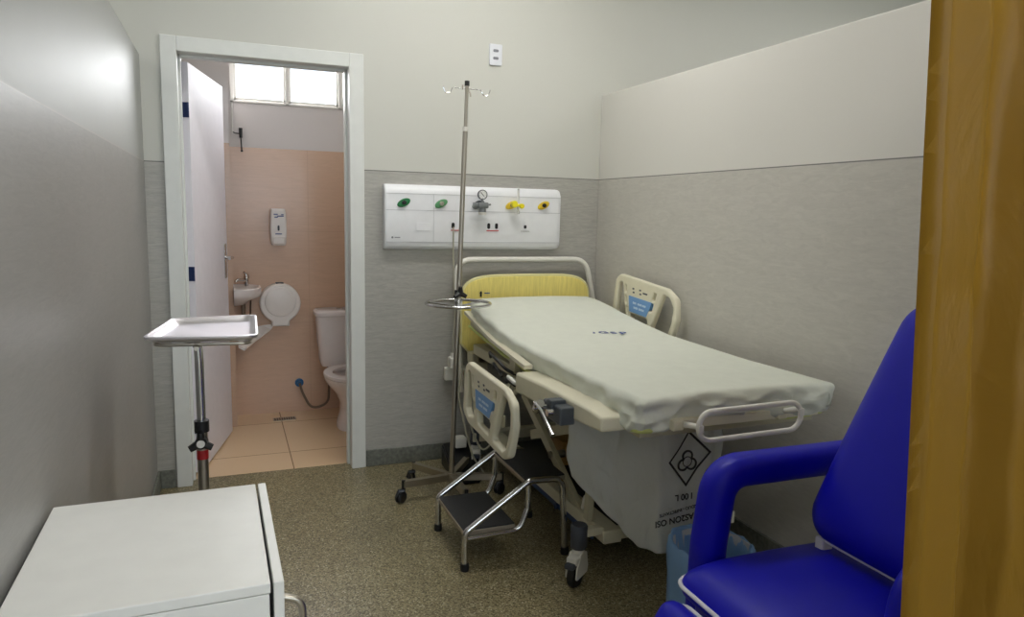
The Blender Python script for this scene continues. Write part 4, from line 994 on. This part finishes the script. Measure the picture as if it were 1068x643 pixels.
# jumbo paper dispenser
tp = thing('toilet_paper_dispenser', 'round white jumbo toilet paper dispenser on the bathroom wall', 'dispenser', (.31, 4.9, .74))
TM = frame(V(.309, 4.9, .742), V(1, 0, 0), V(0, 0, 1))
def dcirc(r, n=40, neck=True):
    pts = []
    for i in range(n+1):
        a = -PI/2+.52+(2*PI-1.04)*i/n; pts.append((r*math.cos(a), r*math.sin(a)))
    pts += [(-.055, -.118), (-.055, -.148), (.055, -.148), (.055, -.118)] 
    return pts
bm = B(); addmesh(bm, plate([dcirc(.126)], .10, .012, Matrix.Translation(V(0, -.05, 0)) @ TM, 3)); bd = obj('dispenser_body', bm, M_abs, tp, smooth=40)
bm = B(); lathe(bm, [(0, 0), (.096, 0), (.092, .005), (.085, .007), (0, .009)], M=Matrix.Translation(V(.309, 4.800, .752)) @ Matrix.Rotation(PI/2, 4, 'X'), seg=48); obj('front_cover', bm, M_abs, tp, smooth=30)
bm = B(); box(bm, .285, .333, 4.83, 4.87, .866, .874, .002); obj('lock', bm, M_darkgrey, tp)
# soap dispenser
sd = thing('soap_dispenser', 'white wall soap dispenser with push pad above the paper dispenser', 'dispenser', (.308, 4.9, 1.10))
DMx = frame(V(.308, 4.9, 1.226), V(1, 0, 0), V(0, 0, 1))
out = [(-.040, -.115), (.040, -.115), (.046, -.09), (.050, -.02), (.047, .08), (.042, .118), (-.042, .118), (-.047, .08), (-.050, -.02), (-.046, -.09)]
bm = B(); addmesh(bm, plate([[tuple(v[:2]) for v in fillet([V(a, b, 0) for a, b in out], .01, 4, True)]], .09, .010, Matrix.Translation(V(0, -.045, 0)) @ DMx, 3)); obj('soap_body', bm, M_abs, sd, smooth=40)
bm = B(); box(bm, .272, .344, 4.796, 4.812, 1.120, 1.165, .006, 3); obj('push_pad', bm, M_abs, sd, smooth=35)
bm = B(); addmesh(bm, plate([rrect(.012, .034, .006)], .004, .001, frame(V(.308, 4.808, 1.222), V(1, 0, 0), V(0, 0, 1)))); obj('level_window', bm, M_darkgrey, sd)
bm = B(); 
for (x, z, w) in ((.280, 1.308, .025), (.300, 1.297, .04), (.285, 1.290, .02), (.325, 1.306, .015), (.288, 1.185, .04)): box(bm, x, x+w, 4.8085, 4.8095, z-.003, z+.003)
obj('soap_print', bm, M_print, sd)
# basin on the left wall
sk = thing('wall_basin', 'small white wall basin with a chrome tap beside the open bathroom door', 'basin', (.09, 4.8, .80))
bm = B()
def halfbasin(rx, ry, z): return (.0, 0, z, rx, ry)
rows = []
for rx, ry, z in ((.02, .02, .745), (.06, .09, .755), (.10, .13, .785), (.150, .165, .805), (.160, .172, .82), (.162, .176, .856), (.156, .17, .862), (.130, .14, .857), (.10, .11, .83), (.03, .03, .815)):
    row = []
    for k in range(25):
        a = -PI/2+PI*k/24; row.append(bm.verts.new((.031+rx*abs(math.cos(a))**.75, 4.725+ry*math.copysign(abs(math.sin(a))**.8, math.sin(a)), z)))
    rows.append(row)
for a, b in zip(rows, rows[1:]):
    for k in range(24): bm.faces.new((a[k], a[k+1], b[k+1], b[k]))
    bm.faces.new((a[0], b[0], b[-1], a[-1]))
bm.faces.new(rows[0]); bm.faces.new(rows[-1]); bmesh.ops.recalc_face_normals(bm, faces=bm.faces)
obj('basin_bowl', bm, M_porc, sk, smooth=50)
bm = B(); cyl(bm, V(.11, 4.84, .855), V(.11, 4.84, .905), .012); cyl(bm, V(.11, 4.84, .905), V(.11, 4.84, .93), .017, .013); tube(bm, fillet([V(.11, 4.84, .89), V(.06, 4.80, .90), V(.045, 4.79, .885)], .02), .009, 10); tube(bm, [V(.11, 4.84, .93), V(.095, 4.83, .945)], .006, 8); obj('tap', bm, M_chrome, sk, smooth=40)
bm = B(); tube(bm, fillet([V(.085, 4.74, .77), V(.085, 4.74, .62), V(.10, 4.80, .56), V(.10, 4.89, .56)], .04), .014, 12); tube(bm, [V(.135, 4.86, .80), V(.125, 4.88, .60)], .005, 8); obj('drain_pipe', bm, M_hose, sk, smooth=40)
# sloping white corner shelf below the paper dispenser
bm = B(); out = [V(.05, 4.70, .497), V(.085, 4.70, .478), V(.16, 4.83, .515), V(.245, 4.895, .565), V(.27, 4.897, .597), V(.20, 4.897, .590), V(.05, 4.80, .575)]
vs0 = [bm.verts.new(p) for p in out]; vs1 = [bm.verts.new(p+V(0, 0, -.014)) for p in out]
bm.faces.new(vs0); bm.faces.new(list(reversed(vs1)))
for i in range(len(out)): bm.faces.new((vs0[i], vs0[(i+1) % len(out)], vs1[(i+1) % len(out)], vs1[i]))
bmesh.ops.recalc_face_normals(bm, faces=bm.faces); bmesh.ops.triangulate(bm, faces=[f for f in bm.faces if len(f.verts) > 4])
o = obj('corner_shelf', bm, M_abs, None); tag(o, 'sloping white plastic shelf in the bathroom corner below the basin', 'shelf')
# window crank hanging on the wall
t = thing('window_crank', 'dark window crank with white rod beside the bathroom window', 'crank', (.10, 4.9, 1.70))
bm = B(); cyl(bm, V(.100, 4.885, 1.775), V(.100, 4.885, 1.835), .009, .011); cyl(bm, V(.100, 4.885, 1.775), V(.104, 4.885, 1.695), .004); cyl(bm, V(.104, 4.885, 1.700), V(.104, 4.885, 1.690), .007); tube(bm, [V(.10, 4.885, 1.80), V(.07, 4.89, 1.802), V(.052, 4.893, 1.81)], .003, 8); obj('crank_handle', bm, M_knob, t, smooth=40)
bm = B(); tube(bm, [V(.055, 4.893, 2.02), V(.052, 4.893, 1.80)], .004, 8); obj('crank_rod', bm, M_white, t, smooth=40)
